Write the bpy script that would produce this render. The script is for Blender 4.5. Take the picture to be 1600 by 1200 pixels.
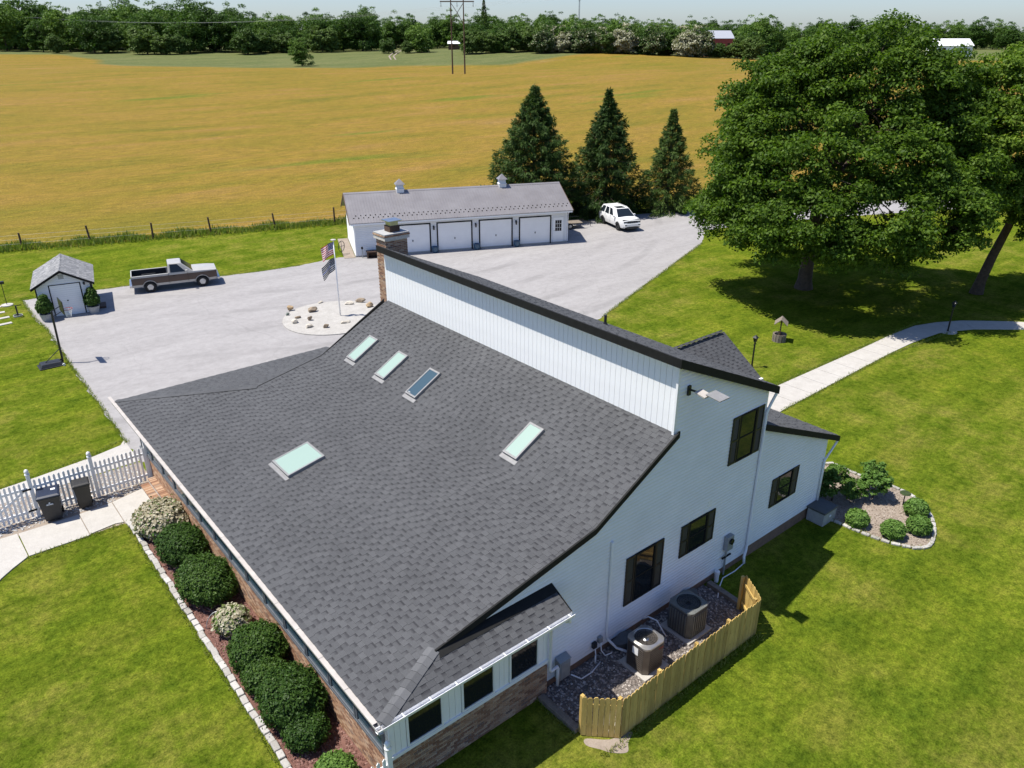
import bpy, bmesh, math, random
import numpy as np
from mathutils import Vector, Matrix

for o in list(bpy.data.objects): bpy.data.objects.remove(o)
SC = bpy.context.scene
COL = SC.collection
R = math.radians
rng = np.random.default_rng(7)
random.seed(7)

# ------------------------------------------------------------------ camera, sky, sun, exposure
YAW, PITCH, CAMH = R(39.47), R(24.36), 16.0
cd = bpy.data.cameras.new('camera'); cam = bpy.data.objects.new('camera', cd); COL.objects.link(cam)
cam.location = (0, 0, CAMH); cam.rotation_euler = (math.pi/2 - PITCH, 0, -YAW)
cd.sensor_width = 36; cd.lens = 36*1206/1600; cd.clip_start = .1; cd.clip_end = 12000
SC.camera = cam
SUNV = Vector((-.365, .26, 1)).normalized()
W = bpy.data.worlds.new('World'); SC.world = W; W.use_nodes = True
wn = W.node_tree.nodes; wl = W.node_tree.links
sky = wn.new('ShaderNodeTexSky'); sky.sky_type = 'NISHITA'; sky.sun_disc = False
sky.sun_elevation = math.asin(SUNV.z); sky.sun_rotation = math.atan2(SUNV.x, SUNV.y) % (2*math.pi)
sky.air_density = 1.0; sky.dust_density = .6; sky.ozone_density = 1.0
bg = wn['Background']; tint = wn.new('ShaderNodeMix'); tint.data_type = 'RGBA'; tint.blend_type = 'MULTIPLY'; tint.inputs[0].default_value = 1; tint.inputs[7].default_value = (.83, .95, 1.24, 1); wl.new(sky.outputs[0], tint.inputs[6]); wl.new(tint.outputs[2], bg.inputs[0]); bg.inputs[1].default_value = .09
sl = bpy.data.lights.new('sun', 'SUN'); sl.energy = 5.0; sl.angle = R(.53); sl.color = (1, .955, .87)
so = bpy.data.objects.new('sun', sl); COL.objects.link(so); so.rotation_euler = SUNV.to_track_quat('Z', 'Y').to_euler()
so.location = (0, 0, 60)
SC.view_settings.view_transform = 'Standard'; SC.view_settings.look = 'None'
SC.view_settings.exposure = 0.46; SC.view_settings.gamma = 1; SC.view_settings.use_curve_mapping = False

# ------------------------------------------------------------------ materials
MATS = {}
def newmat(name):
    m = bpy.data.materials.new(name); m.use_nodes = True
    n = m.node_tree.nodes; l = m.node_tree.links
    return m, n, l, n['Principled BSDF']
def coords(n, l, scale=(1,1,1), kind='Object'):
    tc = n.new('ShaderNodeTexCoord'); mp = n.new('ShaderNodeMapping'); mp.inputs['Scale'].default_value = scale
    l.new(tc.outputs[kind], mp.inputs[0]); return mp.outputs[0]
def wcoords(n, l, scale=(1,1,1), rot=0):
    g = n.new('ShaderNodeNewGeometry'); mp = n.new('ShaderNodeMapping'); mp.inputs['Scale'].default_value = scale
    mp.inputs['Rotation'].default_value = (0, 0, rot)
    l.new(g.outputs['Position'], mp.inputs[0]); return mp.outputs[0]
def noise(n, l, vec, scale, detail=4, rough=.6):
    t = n.new('ShaderNodeTexNoise'); t.inputs['Scale'].default_value = scale; t.inputs['Detail'].default_value = detail
    t.inputs['Roughness'].default_value = rough; l.new(vec, t.inputs['Vector']); return t.outputs['Fac']
def ramp(n, l, fac, stops):
    r = n.new('ShaderNodeValToRGB'); e = r.color_ramp.elements
    while len(e) < len(stops): e.new(.5)
    for i, (p, c) in enumerate(stops): e[i].position = p; e[i].color = (*c, 1)
    l.new(fac, r.inputs[0]); return r.outputs[0]
def mixc(n, l, fac, a, b, mode='MIX'):
    m = n.new('ShaderNodeMix'); m.data_type = 'RGBA'; m.blend_type = mode
    if isinstance(fac, (int, float)): m.inputs[0].default_value = fac
    else: l.new(fac, m.inputs[0])
    for s, v in ((6, a), (7, b)):
        if isinstance(v, tuple): m.inputs[s].default_value = (*v, 1)
        else: l.new(v, m.inputs[s])
    return m.outputs[2]
def mathn(n, l, op, a, b=0.0, clamp=False):
    m = n.new('ShaderNodeMath'); m.operation = op; m.use_clamp = clamp
    for s, v in ((0, a), (1, b)):
        if isinstance(v, (int, float)): m.inputs[s].default_value = v
        else: l.new(v, m.inputs[s])
    return m.outputs[0]
def bump(n, l, h, strength, dist, bsdf):
    b = n.new('ShaderNodeBump'); b.inputs['Strength'].default_value = strength; b.inputs['Distance'].default_value = dist
    l.new(h, b.inputs['Height']); l.new(b.outputs[0], bsdf.inputs['Normal'])
def plain(name, col, rough=.6, metal=0, var=.12, scale=6, bmp=0, spec=.5):
    """painted / cast surface: base colour with soft dirt variation and fine relief"""
    if name in MATS: return MATS[name]
    m, n, l, b = newmat(name)
    v = coords(n, l); f = noise(n, l, v, scale, 6, .65)
    lo = tuple(c*(1-var) for c in col); hi = tuple(min(1, c*(1+var)) for c in col)
    l.new(ramp(n, l, f, [(.3, lo), (.7, hi)]), b.inputs['Base Color'])
    b.inputs['Roughness'].default_value = rough; b.inputs['Metallic'].default_value = metal
    b.inputs['Specular IOR Level'].default_value = spec
    if bmp: bump(n, l, noise(n, l, v, scale*8, 4), bmp, .01, b)
    MATS[name] = m; return m
def island(name, stops, rough=.85, grain=30, gvar=.25, bmp=.3, spec=.3):
    """many alike pieces: tone varies from piece to piece, fine grain inside"""
    m, n, l, b = newmat(name)
    g = n.new('ShaderNodeNewGeometry'); oi = n.new('ShaderNodeObjectInfo')
    f = mathn(n, l, 'FRACT', mathn(n, l, 'ADD', g.outputs['Random Per Island'], oi.outputs['Random']))
    c = ramp(n, l, f, stops)
    v = wcoords(n, l); gr = noise(n, l, v, grain, 3, .7)
    k = ramp(n, l, gr, [(.25, (1-gvar,)*3), (.75, (1+gvar,)*3)])
    lg = ramp(n, l, noise(n, l, v, .5, 3), [(.3, (.9,)*3), (.7, (1.08,)*3)])
    l.new(mixc(n, l, 1, mixc(n, l, 1, c, k, 'MULTIPLY'), lg, 'MULTIPLY'), b.inputs['Base Color'])
    b.inputs['Roughness'].default_value = rough; b.inputs['Specular IOR Level'].default_value = spec
    if bmp: bump(n, l, gr, bmp, .006, b)
    MATS[name] = m; return m
def leafmat(name, stops, trans=.35, rough=.55, spec=.16):
    m, n, l, b = newmat(name)
    g = n.new('ShaderNodeNewGeometry'); oi = n.new('ShaderNodeObjectInfo')
    f = g.outputs['Random Per Island']
    v = wcoords(n, l)
    big = noise(n, l, v, .22, 2)
    f2 = mathn(n, l, 'ADD', mathn(n, l, 'MULTIPLY', f, .55), mathn(n, l, 'MULTIPLY', big, .45))
    f3 = mathn(n, l, 'ADD', f2, mathn(n, l, 'MULTIPLY', mathn(n, l, 'SUBTRACT', oi.outputs['Random'], .5), .5), True)
    c = ramp(n, l, f3, stops)
    l.new(c, b.inputs['Base Color']); b.inputs['Roughness'].default_value = rough
    b.inputs['Specular IOR Level'].default_value = spec
    t = n.new('ShaderNodeBsdfTranslucent'); l.new(mixc(n, l, 1, c, (1.1, 1.25, .5), 'MULTIPLY'), t.inputs[0])
    mx = n.new('ShaderNodeMixShader'); mx.inputs[0].default_value = trans
    l.new(b.outputs[0], mx.inputs[1]); l.new(t.outputs[0], mx.inputs[2])
    l.new(mx.outputs[0], n['Material Output'].inputs[0]); MATS[name] = m; return m

def make_lawn():
    m, n, l, b = newmat('lawn_grass_mat')
    v = wcoords(n, l)
    big = noise(n, l, v, .10, 3, .55); mid = noise(n, l, v, .55, 5, .7); fine = noise(n, l, v, 4.2, 6, .8); blade = noise(n, l, v, 17, 3, .85)
    base = ramp(n, l, mid, [(.30, (.062, .100, .009)), (.5, (.110, .148, .012)), (.70, (.164, .180, .021))])
    dry = mathn(n, l, 'MULTIPLY', ramp(n, l, big, [(.40, (0, 0, 0)), (.58, (1, 1, 1))]), ramp(n, l, mid, [(.42, (0,)*3), (.75, (1,)*3)]))
    c = mixc(n, l, mathn(n, l, 'MULTIPLY', dry, .62), base, (.215, .182, .052))
    st = noise(n, l, wcoords(n, l, (.06, 1.0, 1), R(-22)), 1.1, 2); c = mixc(n, l, 1, c, ramp(n, l, st, [(.40, (.88, .90, .88)), (.60, (1.12, 1.10, 1.1))]), 'MULTIPLY')
    k = ramp(n, l, fine, [(.30, (.34, .42, .40)), (.70, (1.58, 1.50, 1.45))])
    k2 = ramp(n, l, blade, [(.28, (.5,)*3), (.72, (1.5,)*3)])
    c = mixc(n, l, 1, mixc(n, l, 1, c, k, 'MULTIPLY'), k2, 'MULTIPLY')
    l.new(c, b.inputs['Base Color']); b.inputs['Roughness'].default_value = 1; b.inputs['Specular IOR Level'].default_value = .0
    h = mathn(n, l, 'ADD', fine, mathn(n, l, 'MULTIPLY', blade, .6))
    bump(n, l, h, .9, .07, b); MATS['lawn'] = m
make_lawn()

FX, FY = math.sin(YAW), math.cos(YAW)
def make_field():
    """ripe barley with greener wheel-streaks, giving way to pale pasture beyond"""
    m, n, l, b = newmat('barley_field_mat')
    v = wcoords(n, l); vr = wcoords(n, l, (.30, 1, 1), R(38))
    big = noise(n, l, vr, .022, 5, .62); mid = noise(n, l, vr, .13, 5, .68); fine = noise(n, l, vr, 1.6, 4, .75); tiny = noise(n, l, v, 5, 3, .75)
    gold = ramp(n, l, mid, [(.30, (.140, .122, .016)), (.43, (.198, .145, .019)), (.56, (.232, .152, .026)), (.68, (.248, .152, .040)), (.8, (.30, .208, .075))])
    grn = ramp(n, l, big, [(.30, (1,)*3), (.47, (0,)*3)])
    c = mixc(n, l, mathn(n, l, 'MULTIPLY', grn, .6), gold, (.150, .140, .013))
    # lodged green strips lying across the crop
    sw = ramp(n, l, noise(n, l, wcoords(n, l, (.35, 1.6, 1), R(-30)), .035, 3, .5), [(.655, (0,)*3), (.70, (1,)*3)])
    c = mixc(n, l, mathn(n, l, 'MULTIPLY', sw, .65), c, (.10, .14, .012))
    # pasture beyond the crop, with an uneven edge
    dot = n.new('ShaderNodeVectorMath'); dot.operation = 'DOT_PRODUCT'; dot.inputs[1].default_value = (FX, FY, 0)
    g = n.new('ShaderNodeNewGeometry'); l.new(g.outputs['Position'], dot.inputs[0])
    d2 = n.new('ShaderNodeVectorMath'); d2.operation = 'DOT_PRODUCT'; d2.inputs[1].default_value = (FY, -FX, 0); l.new(g.outputs['Position'], d2.inputs[0])
    um = n.new('ShaderNodeMapRange'); um.inputs[1].default_value = -215; um.inputs[2].default_value = -150; um.inputs[3].default_value = -75; um.inputs[4].default_value = 0; l.new(d2.outputs['Value'], um.inputs[0])
    ur = n.new('ShaderNodeMapRange'); ur.inputs[1].default_value = 0; ur.inputs[2].default_value = 45; ur.inputs[3].default_value = 0; ur.inputs[4].default_value = -75; l.new(d2.outputs['Value'], ur.inputs[0])
    wv = mathn(n, l, 'ADD', mathn(n, l, 'ADD', dot.outputs['Value'], mathn(n, l, 'ADD', um.outputs[0], ur.outputs[0])), mathn(n, l, 'MULTIPLY', noise(n, l, v, .012, 2), 60))
    pm = n.new('ShaderNodeMapRange'); pm.inputs[1].default_value = 349; pm.inputs[2].default_value = 357; l.new(wv, pm.inputs[0])
    past = ramp(n, l, mid, [(.3, (.085, .110, .032)), (.7, (.150, .155, .058))])
    c = mixc(n, l, pm.outputs[0], c, past)
    k = ramp(n, l, fine, [(.3, (.66, .70, .67)), (.7, (1.28, 1.24, 1.24))])
    k2 = ramp(n, l, tiny, [(.3, (.6,)*3), (.7, (1.4,)*3)])
    c = mixc(n, l, 1, mixc(n, l, 1, c, k, 'MULTIPLY'), k2, 'MULTIPLY')
    l.new(c, b.inputs['Base Color']); b.inputs['Roughness'].default_value = .9; b.inputs['Specular IOR Level'].default_value = .1
    bump(n, l, mathn(n, l, 'ADD', fine, tiny), .8, .15, b); MATS['field'] = m
make_field()

def make_paving(name, stops, crack=True, grain=40, streak=.5):
    m, n, l, b = newmat(name)
    v = wcoords(n, l)
    a = noise(n, l, wcoords(n, l, (.35, 1.5, 1), R(12)), .45, 6, .65); bb = noise(n, l, v, 2.2, 6, .7); g = noise(n, l, v, grain, 2, .8)
    f = mathn(n, l, 'ADD', mathn(n, l, 'MULTIPLY', a, streak), mathn(n, l, 'MULTIPLY', bb, 1-streak))
    c = ramp(n, l, f, stops)
    c = mixc(n, l, 1, c, ramp(n, l, g, [(.25, (.84,)*3), (.75, (1.14,)*3)]), 'MULTIPLY')
    if crack:
        wob = n.new('ShaderNodeVectorMath'); wob.operation = 'ADD'
        nz = n.new('ShaderNodeTexNoise'); nz.inputs['Scale'].default_value = .5; nz.inputs['Detail'].default_value = 5; l.new(v, nz.inputs[0])
        l.new(v, wob.inputs[0]); l.new(nz.outputs['Color'], wob.inputs[1])
        vo = n.new('ShaderNodeTexVoronoi'); vo.feature = 'DISTANCE_TO_EDGE'; vo.inputs['Scale'].default_value = .13; l.new(wob.outputs[0], vo.inputs['Vector'])
        ck = ramp(n, l, vo.outputs['Distance'], [(.0, (.72,)*3), (.008, (1,)*3)])
        c = mixc(n, l, .28, c, mixc(n, l, 1, c, ck, 'MULTIPLY'))
    if crack:
        tw = n.new('ShaderNodeTexWave'); tw.wave_type = 'RINGS'; tw.rings_direction = 'Z'; tw.inputs['Scale'].default_value = .085; tw.inputs['Distortion'].default_value = 2.2; tw.inputs['Detail'].default_value = 2; tw.inputs['Detail Scale'].default_value = .25
        mp = n.new('ShaderNodeMapping'); mp.inputs['Location'].default_value = (-30, -75, 0); l.new(v, mp.inputs[0]); l.new(mp.outputs[0], tw.inputs['Vector'])
        tm_ = mathn(n, l, 'MULTIPLY', ramp(n, l, tw.outputs['Fac'], [(.86, (0,)*3), (.97, (1,)*3)]), ramp(n, l, noise(n, l, v, .16, 3), [(.45, (0,)*3), (.62, (1,)*3)]))
        c = mixc(n, l, mathn(n, l, 'MULTIPLY', tm_, .20), c, (.10, .095, .092))
    l.new(c, b.inputs['Base Color']); b.inputs['Roughness'].default_value = .88; b.inputs['Specular IOR Level'].default_value = .25
    bump(n, l, g, .35, .006, b); MATS[name] = m; return m
make_paving('asphalt', [(.28, (.235, .222, .215)), (.5, (.305, .290, .282)), (.70, (.365, .348, .338))])
make_paving('concrete', [(.3, (.39, .365, .33)), (.7, (.485, .46, .42))], crack=False, streak=.2)
make_paving('gravel_white', [(.3, (.34, .32, .29)), (.7, (.44, .42, .385))], crack=False, grain=14, streak=.1)
make_paving('soil', [(.3, (.15, .10, .075)), (.7, (.25, .17, .13))], crack=False, grain=18, streak=.1)
make_paving('mulch', [(.3, (.115, .055, .042)), (.7, (.20, .105, .085))], crack=False, grain=22, streak=.1)
make_paving('gravel_pink', [(.3, (.23, .185, .145)), (.7, (.33, .275, .225))], crack=False, grain=20, streak=.1)
make_paving('gravel_dark', [(.3, (.10, .085, .075)), (.7, (.19, .165, .15))], crack=False, grain=20, streak=.1)

island('shingle', [(0, (.070, .071, .074)), (.5, (.077, .078, .081)), (1, (.085, .086, .089))], grain=55, gvar=.28)
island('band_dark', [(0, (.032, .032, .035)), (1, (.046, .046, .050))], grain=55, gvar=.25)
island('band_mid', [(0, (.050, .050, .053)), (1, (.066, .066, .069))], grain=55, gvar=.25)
island('shingle_base', [(0, (.064, .065, .068)), (1, (.080, .081, .084))], grain=55, gvar=.25)
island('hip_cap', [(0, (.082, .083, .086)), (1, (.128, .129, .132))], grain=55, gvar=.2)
island('brick', [(0, (.20, .105, .065)), (.3, (.31, .175, .105)), (.6, (.40, .25, .155)), (.85, (.46, .32, .215)), (1, (.15, .10, .08))], grain=40, gvar=.2)
island('edging_stone', [(0, (.32, .30, .27)), (1, (.47, .45, .42))], grain=20, gvar=.15)
island('pebble', [(0, (.10, .085, .075)), (.4, (.20, .17, .15)), (.75, (.32, .28, .25)), (1, (.5, .46, .42))], grain=20, gvar=.15)
island('pebble_light', [(0, (.30, .28, .25)), (.5, (.48, .46, .43)), (1, (.66, .64, .6))], grain=20, gvar=.15)
island('mulch_chip', [(0, (.09, .04, .03)), (.6, (.2, .1, .08)), (1, (.3, .18, .15))], grain=20, gvar=.15)
island('rock', [(0, (.36, .25, .14)), (.5, (.5, .38, .24)), (1, (.58, .52, .42))], grain=5, gvar=.35, bmp=.6)
leafmat('maple_leaf', [(.1, (.048, .096, .010)), (.5, (.115, .190, .019)), (.9, (.235, .315, .045))], trans=.38)
leafmat('spruce_needle', [(.1, (.022, .046, .010)), (.5, (.046, .088, .018)), (.9, (.092, .140, .030))], trans=.2, rough=.6)
leafmat('yew_needle', [(.1, (.024, .056, .010)), (.5, (.050, .100, .016)), (.9, (.10, .165, .030))], trans=.2, rough=.5)
leafmat('wood_leaf', [(.05, (.028, .060, .011)), (.5, (.066, .132, .020)), (.95, (.155, .240, .042))], trans=.25)
leafmat('blossom', [(.1, (.26, .21, .13)), (.45, (.38, .33, .23)), (.8, (.50, .46, .36)), (.95, (.16, .20, .06))], trans=.2)
leafmat('light_leaf', [(.1, (.055, .11, .02)), (.5, (.10, .19, .035)), (.9, (.17, .28, .06))], trans=.3)
leafmat('weed', [(.1, (.09, .14, .02)), (.5, (.16, .22, .04)), (.8, (.27, .27, .07)), (.95, (.42, .35, .12))], trans=.4)
plain('bark', (.085, .06, .042), .95, var=.4, scale=4, bmp=.8)
plain('white_paint', (.84, .84, .835), .5, var=.04, scale=1.2)
plain('white_siding', (.79, .79, .785), .5, var=.06, scale=.9)
plain('white_vinyl', (.80, .80, .80), .4, var=.03)
plain('black_trim', (.011, .011, .010), .75, var=.3, spec=.25)
plain('black_shutter', (.012, .011, .011), .5, var=.3)
plain('black_plastic', (.018, .019, .022), .5, var=.25)
plain('rubber', (.014, .014, .014), .8, var=.2)
plain('mortar', (.56, .52, .46), .95, var=.2, scale=12)
plain('foundation', (.20, .125, .085), .9, var=.22, scale=5, bmp=.4)
plain('steel', (.55, .56, .58), .35, 1, var=.15)
plain('grey_metal', (.33, .34, .34), .5, .3, var=.12)
plain('sky_frame', (.23, .225, .22), .5, var=.15)
plain('bin_blue', (.016, .022, .042), .45, var=.2)
plain('bin_dark', (.025, .023, .020), .5, var=.2)
plain('timber', (.20, .165, .13), .9, var=.3, scale=9, bmp=.5)
plain('brown_wood', (.085, .048, .030), .8, var=.35, scale=7)
plain('gutter_grey', (.42, .40, .38), .5, var=.12)
plain('eave_shade_trim', (.10, .11, .125), .5, var=.2)  # dark tone paints the eave's shade onto white window frames and sill
plain('beige_guard', (.44, .40, .36), .6, var=.12, scale=4)
plain('blue_pot', (.045, .10, .16), .35, var=.2)
plain('pot_grey', (.36, .36, .35), .8, var=.15)
plain('lamp_black', (.012, .012, .012), .4)
plain('red_barn', (.36, .06, .05), .8)
plain('metal_roof_far', (.42, .43, .46), .5)
def make_pine():
    m, n, l, b = newmat('pine_board')
    g = n.new('ShaderNodeNewGeometry'); oi = n.new('ShaderNodeObjectInfo')
    v = wcoords(n, l, (9, 9, 1.2)); gr = noise(n, l, v, 3, 5, .7)
    c = ramp(n, l, gr, [(.25, (.40, .26, .070)), (.55, (.55, .375, .120)), (.8, (.64, .46, .17))])
    kn = noise(n, l, wcoords(n, l, (5, 5, 3)), 2.2, 2); kk = ramp(n, l, kn, [(.24, (.45, .33, .22)), (.31, (1,)*3)])
    t = ramp(n, l, oi.outputs['Random'], [(0, (.70, .69, .64)), (1, (1.12, 1.12, 1.08))])
    l.new(mixc(n, l, 1, mixc(n, l, 1, c, kk, 'MULTIPLY'), t, 'MULTIPLY'), b.inputs['Base Color']); b.inputs['Roughness'].default_value = .75
    bump(n, l, gr, .3, .005, b); MATS['pine'] = m
make_pine()
def make_glass(name, col, rough=.04):
    m, n, l, b = newmat(name); b.inputs['Base Color'].default_value = (*col, 1); b.inputs['Roughness'].default_value = rough
    b.inputs['Specular IOR Level'].default_value = .4
    bump(n, l, noise(n, l, coords(n, l), 1.5, 2), .03, .02, b); MATS[name] = m
make_glass('dark_glass', (.012, .014, .017)); make_glass('blue_glass', (.05, .085, .11), .12); make_glass('frost_glass', (.27, .365, .315), .45)
make_glass('car_glass', (.014, .02, .026))
def make_paint(name, col, coat=.6, metal=0.0):
    m, n, l, b = newmat(name); b.inputs['Roughness'].default_value = .38; b.inputs['Metallic'].default_value = metal
    b.inputs['Coat Weight'].default_value = coat*.5; b.inputs['Coat Roughness'].default_value = .06
    f = noise(n, l, coords(n, l), 2.5, 5); l.new(ramp(n, l, f, [(.3, tuple(c*.9 for c in col)), (.7, tuple(min(1, c*1.06) for c in col))]), b.inputs['Base Color']); MATS[name] = m
make_paint('car_white', (.80, .80, .79)); make_paint('truck_silver', (.43, .41, .37)); make_paint('truck_brown', (.058, .030, .020))
def make_ribmetal():
    m, n, l, b = newmat('garage_metal'); v = coords(n, l); f = noise(n, l, v, .8, 6)
    l.new(ramp(n, l, f, [(.3, (.215, .20, .20)), (.7, (.27, .255, .255))]), b.inputs['Base Color']); b.inputs['Roughness'].default_value = .42; b.inputs['Metallic'].default_value = .25
    MATS['garage_metal'] = m
make_ribmetal()

# ------------------------------------------------------------------ mesh helpers
class MB:
    def __init__(s): s.v = []; s.f = []; s.m = []; s.mi = 0
    def add(s, vs, fs):
        b = len(s.v); s.v += [tuple(map(float, p)) for p in vs]; s.f += [tuple(b+i for i in f) for f in fs]; s.m += [s.mi]*len(fs); return s
    def box(s, x0, x1, y0, y1, z0, z1):
        return s.add([(x0,y0,z0),(x1,y0,z0),(x1,y1,z0),(x0,y1,z0),(x0,y0,z1),(x1,y0,z1),(x1,y1,z1),(x0,y1,z1)],
                     [(0,3,2,1),(4,5,6,7),(0,1,5,4),(1,2,6,5),(2,3,7,6),(3,0,4,7)])
    def cbox(s, c, sz, M=None):
        hx, hy, hz = sz[0]/2, sz[1]/2, sz[2]/2
        P = [Vector((x*hx, y*hy, z*hz)) for z in (-1,1) for x, y in ((-1,-1),(1,-1),(1,1),(-1,1))]
        if M is not None: P = [M @ p for p in P]
        P = [p + Vector(c) for p in P]
        return s.add(P, [(0,3,2,1),(4,5,6,7),(0,1,5,4),(1,2,6,5),(2,3,7,6),(3,0,4,7)])
    def bar(s, a, b, w, h, up=(0,0,1)):
        a, b = Vector(a), Vector(b); d = (b-a); L = d.length; d.normalize()
        sd = d.cross(Vector(up)).normalized(); u = sd.cross(d)
        M = Matrix((d, sd, u)).transposed(); return s.cbox((a+b)/2, (L, w, h), M)
    def poly(s, pts): return s.add(pts, [tuple(range(len(pts)))])
    def slab(s, pts, vec):
        n = len(pts); v = Vector(vec); P = [Vector(p) for p in pts]; Q = [p+v for p in P]
        return s.add(P+Q, [tuple(range(n))[::-1], tuple(range(n, 2*n))] + [(i, (i+1)%n, n+(i+1)%n, n+i) for i in range(n)])
    def tube(s, pts, r, n=8, cap=True):
        P = [Vector(p) for p in pts]; k = len(P); rs = r if isinstance(r, (list, tuple)) else [r]*k
        vs = []; ref = None
        for i, p in enumerate(P):
            d = (P[min(i+1, k-1)] - P[max(i-1, 0)]).normalized()
            if ref is None: ref = Vector((1,0,0)) if abs(d.x) < .8 else Vector((0,1,0))
            a = (ref - d*ref.dot(d)).normalized(); ref = a; bb = d.cross(a)
            for j in range(n):
                t = 2*math.pi*j/n; vs.append(p + a*(rs[i]*math.cos(t)) + bb*(rs[i]*math.sin(t)))
        fs = [(i*n+j, i*n+(j+1)%n, (i+1)*n+(j+1)%n, (i+1)*n+j) for i in range(k-1) for j in range(n)]
        if cap: fs += [tuple(range(n))[::-1], tuple(range((k-1)*n, k*n))]
        return s.add(vs, fs)
    def lathe(s, prof, c=(0,0,0), n=20):
        vs = []; k = len(prof)
        for r, z in prof:
            for j in range(n): t = 2*math.pi*j/n; vs.append((c[0]+r*math.cos(t), c[1]+r*math.sin(t), c[2]+z))
        fs = [(i*n+j, i*n+(j+1)%n, (i+1)*n+(j+1)%n, (i+1)*n+j) for i in range(k-1) for j in range(n)]
        fs += [tuple(range(n))[::-1], tuple(range((k-1)*n, k*n))]
        return s.add(vs, fs)
    def loft(s, rings, cap=True):
        n = len(rings[0]); vs = [p for r in rings for p in r]
        fs = [(i*n+j, i*n+(j+1)%n, (i+1)*n+(j+1)%n, (i+1)*n+j) for i in range(len(rings)-1) for j in range(n)]
        if cap: fs += [tuple(range(n))[::-1], tuple(range((len(rings)-1)*n, len(rings)*n))]
        return s.add(vs, fs)
    def build(s, name, mats, parent=None, world=False, smooth=False, bevel=0, loc=None):
        me = bpy.data.meshes.new(name); me.from_pydata(s.v, [], s.f)
        for m in (mats if isinstance(mats, (list, tuple)) else [mats]): me.materials.append(MATS[m])
        if any(s.m): me.polygons.foreach_set('material_index', s.m)
        bm = bmesh.new(); bm.from_mesh(me); bmesh.ops.recalc_face_normals(bm, faces=bm.faces); bm.to_mesh(me); bm.free()
        return link(name, me, parent, world, smooth, bevel, loc)
ROOTM = {}
def link(name, me, parent=None, world=False, smooth=False, bevel=0, loc=None):
    o = bpy.data.objects.new(name, me); COL.objects.link(o)
    if smooth: me.polygons.foreach_set('use_smooth', [True]*len(me.polygons))
    if parent is not None:
        o.parent = parent
        if world and parent.name in ROOTM: o.matrix_parent_inverse = ROOTM[parent.name].inverted()
    if loc: o.location = loc
    if bevel:
        md = o.modifiers.new('bevel', 'BEVEL'); md.width = bevel; md.segments = 2; md.limit_method = 'ANGLE'
    return o
def tag(o, label, cat, group=None):
    o['label'] = label; o['category'] = cat
    if group: o['group'] = group
    return o
def thing(name, label, cat, loc=(0,0,0), rz=0, group=None):
    o = bpy.data.objects.new(name, None); COL.objects.link(o); o.location = loc; o.rotation_euler = (0,0,rz)
    o.empty_display_size = .3; ROOTM[o.name] = Matrix.Translation(loc) @ Matrix.Rotation(rz, 4, 'Z')
    return tag(o, label, cat, group)
def structure(o): o['kind'] = 'structure'; return o
def stuff(o): o['kind'] = 'stuff'; return o
def copy_tree(o, parent=None):
    c = o.copy(); COL.objects.link(c); c.parent = parent
    for ch in list(o.children): copy_tree(ch, c)
    return c
def qmesh(name, V, mat, nv=4):
    """mesh of separate n-gons from an (N*nv,3) array"""
    me = bpy.data.meshes.new(name); N = len(V)//nv
    me.vertices.add(len(V)); me.vertices.foreach_set('co', np.ascontiguousarray(V, dtype=np.float32).ravel())
    me.loops.add(N*nv); me.loops.foreach_set('vertex_index', np.arange(N*nv, dtype=np.int32))
    me.polygons.add(N); me.polygons.foreach_set('loop_start', np.arange(0, N*nv, nv, dtype=np.int32)); me.polygons.foreach_set('loop_total', np.full(N, nv, dtype=np.int32))
    me.materials.append(MATS[mat]); me.update(calc_edges=True); return me
def clip_band(poly, axis, lo, hi):
    def half(P, val, keep_ge):
        out = []
        for i in range(len(P)):
            a, b = P[i], P[(i+1) % len(P)]
            ia = (a[axis] >= val) == keep_ge or a[axis] == val; ib = (b[axis] >= val) == keep_ge or b[axis] == val
            if ia: out.append(a)
            if ia != ib:
                t = (val - a[axis])/(b[axis]-a[axis]); out.append(tuple(a[k]+t*(b[k]-a[k]) for k in range(2)))
        return out
    P = half(poly, lo, True)
    return half(P, hi, False) if len(P) >= 3 else []
def inside(poly, x, y):
    c = False; j = len(poly)-1
    for i in range(len(poly)):
        if (poly[i][1] > y) != (poly[j][1] > y) and x < (poly[j][0]-poly[i][0])*(y-poly[i][1])/(poly[j][1]-poly[i][1])+poly[i][0]: c = not c
        j = i
    return c

# ------------------------------------------------------------------ terrain
def sstep(a, b, x):
    t = np.clip((x-a)/(b-a), 0, 1); return t*t*(3-2*t)
def terr(x, y):
    x = np.asarray(x, float); y = np.asarray(y, float)
    w = x*FX + y*FY; u = x*FY - y*FX
    z = 4.5*np.clip((w-85)/190, 0, 1)**1.15
    z = z + sstep(290, 440, w)*(4.2 - 3.6*sstep(0, 110, u)) + 1.0*np.sin((u+40)/60.0)*sstep(300, 360, w)*(1-sstep(60, 140, u))
    z = z + sstep(500, 1500, w)*6
    z = z + .35*np.sin(u/37.0)*sstep(90, 200, w) + .3*np.sin(w/29.0+u/80)*sstep(100, 200, w)
    return z*sstep(70, 100, np.hypot(x, y))
def grid_ground():
    rs = [0, 10, 20, 35, 50, 60, 70, 80, 90, 100, 115, 130, 150, 170, 190, 210, 230, 250, 270, 290, 310, 330, 350, 375, 400, 430, 460, 500, 550, 620, 700, 850, 1100, 1500, 2500, 5000, 9000]
    na = 144; V = []; Fs = []
    for r in rs:
        for k in range(na):
            a = 2*math.pi*k/na; x, y = r*math.sin(a), r*math.cos(a); V.append((x, y, float(terr(x, y)) - .03))
    for i in range(len(rs)-1):
        for k in range(na): Fs.append((i*na+k, (i+1)*na+k, (i+1)*na+(k+1) % na, i*na+(k+1) % na))
    m = MB(); m.add(V, Fs); return structure(m.build('ground', 'field', smooth=True))
grid_ground()
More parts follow.
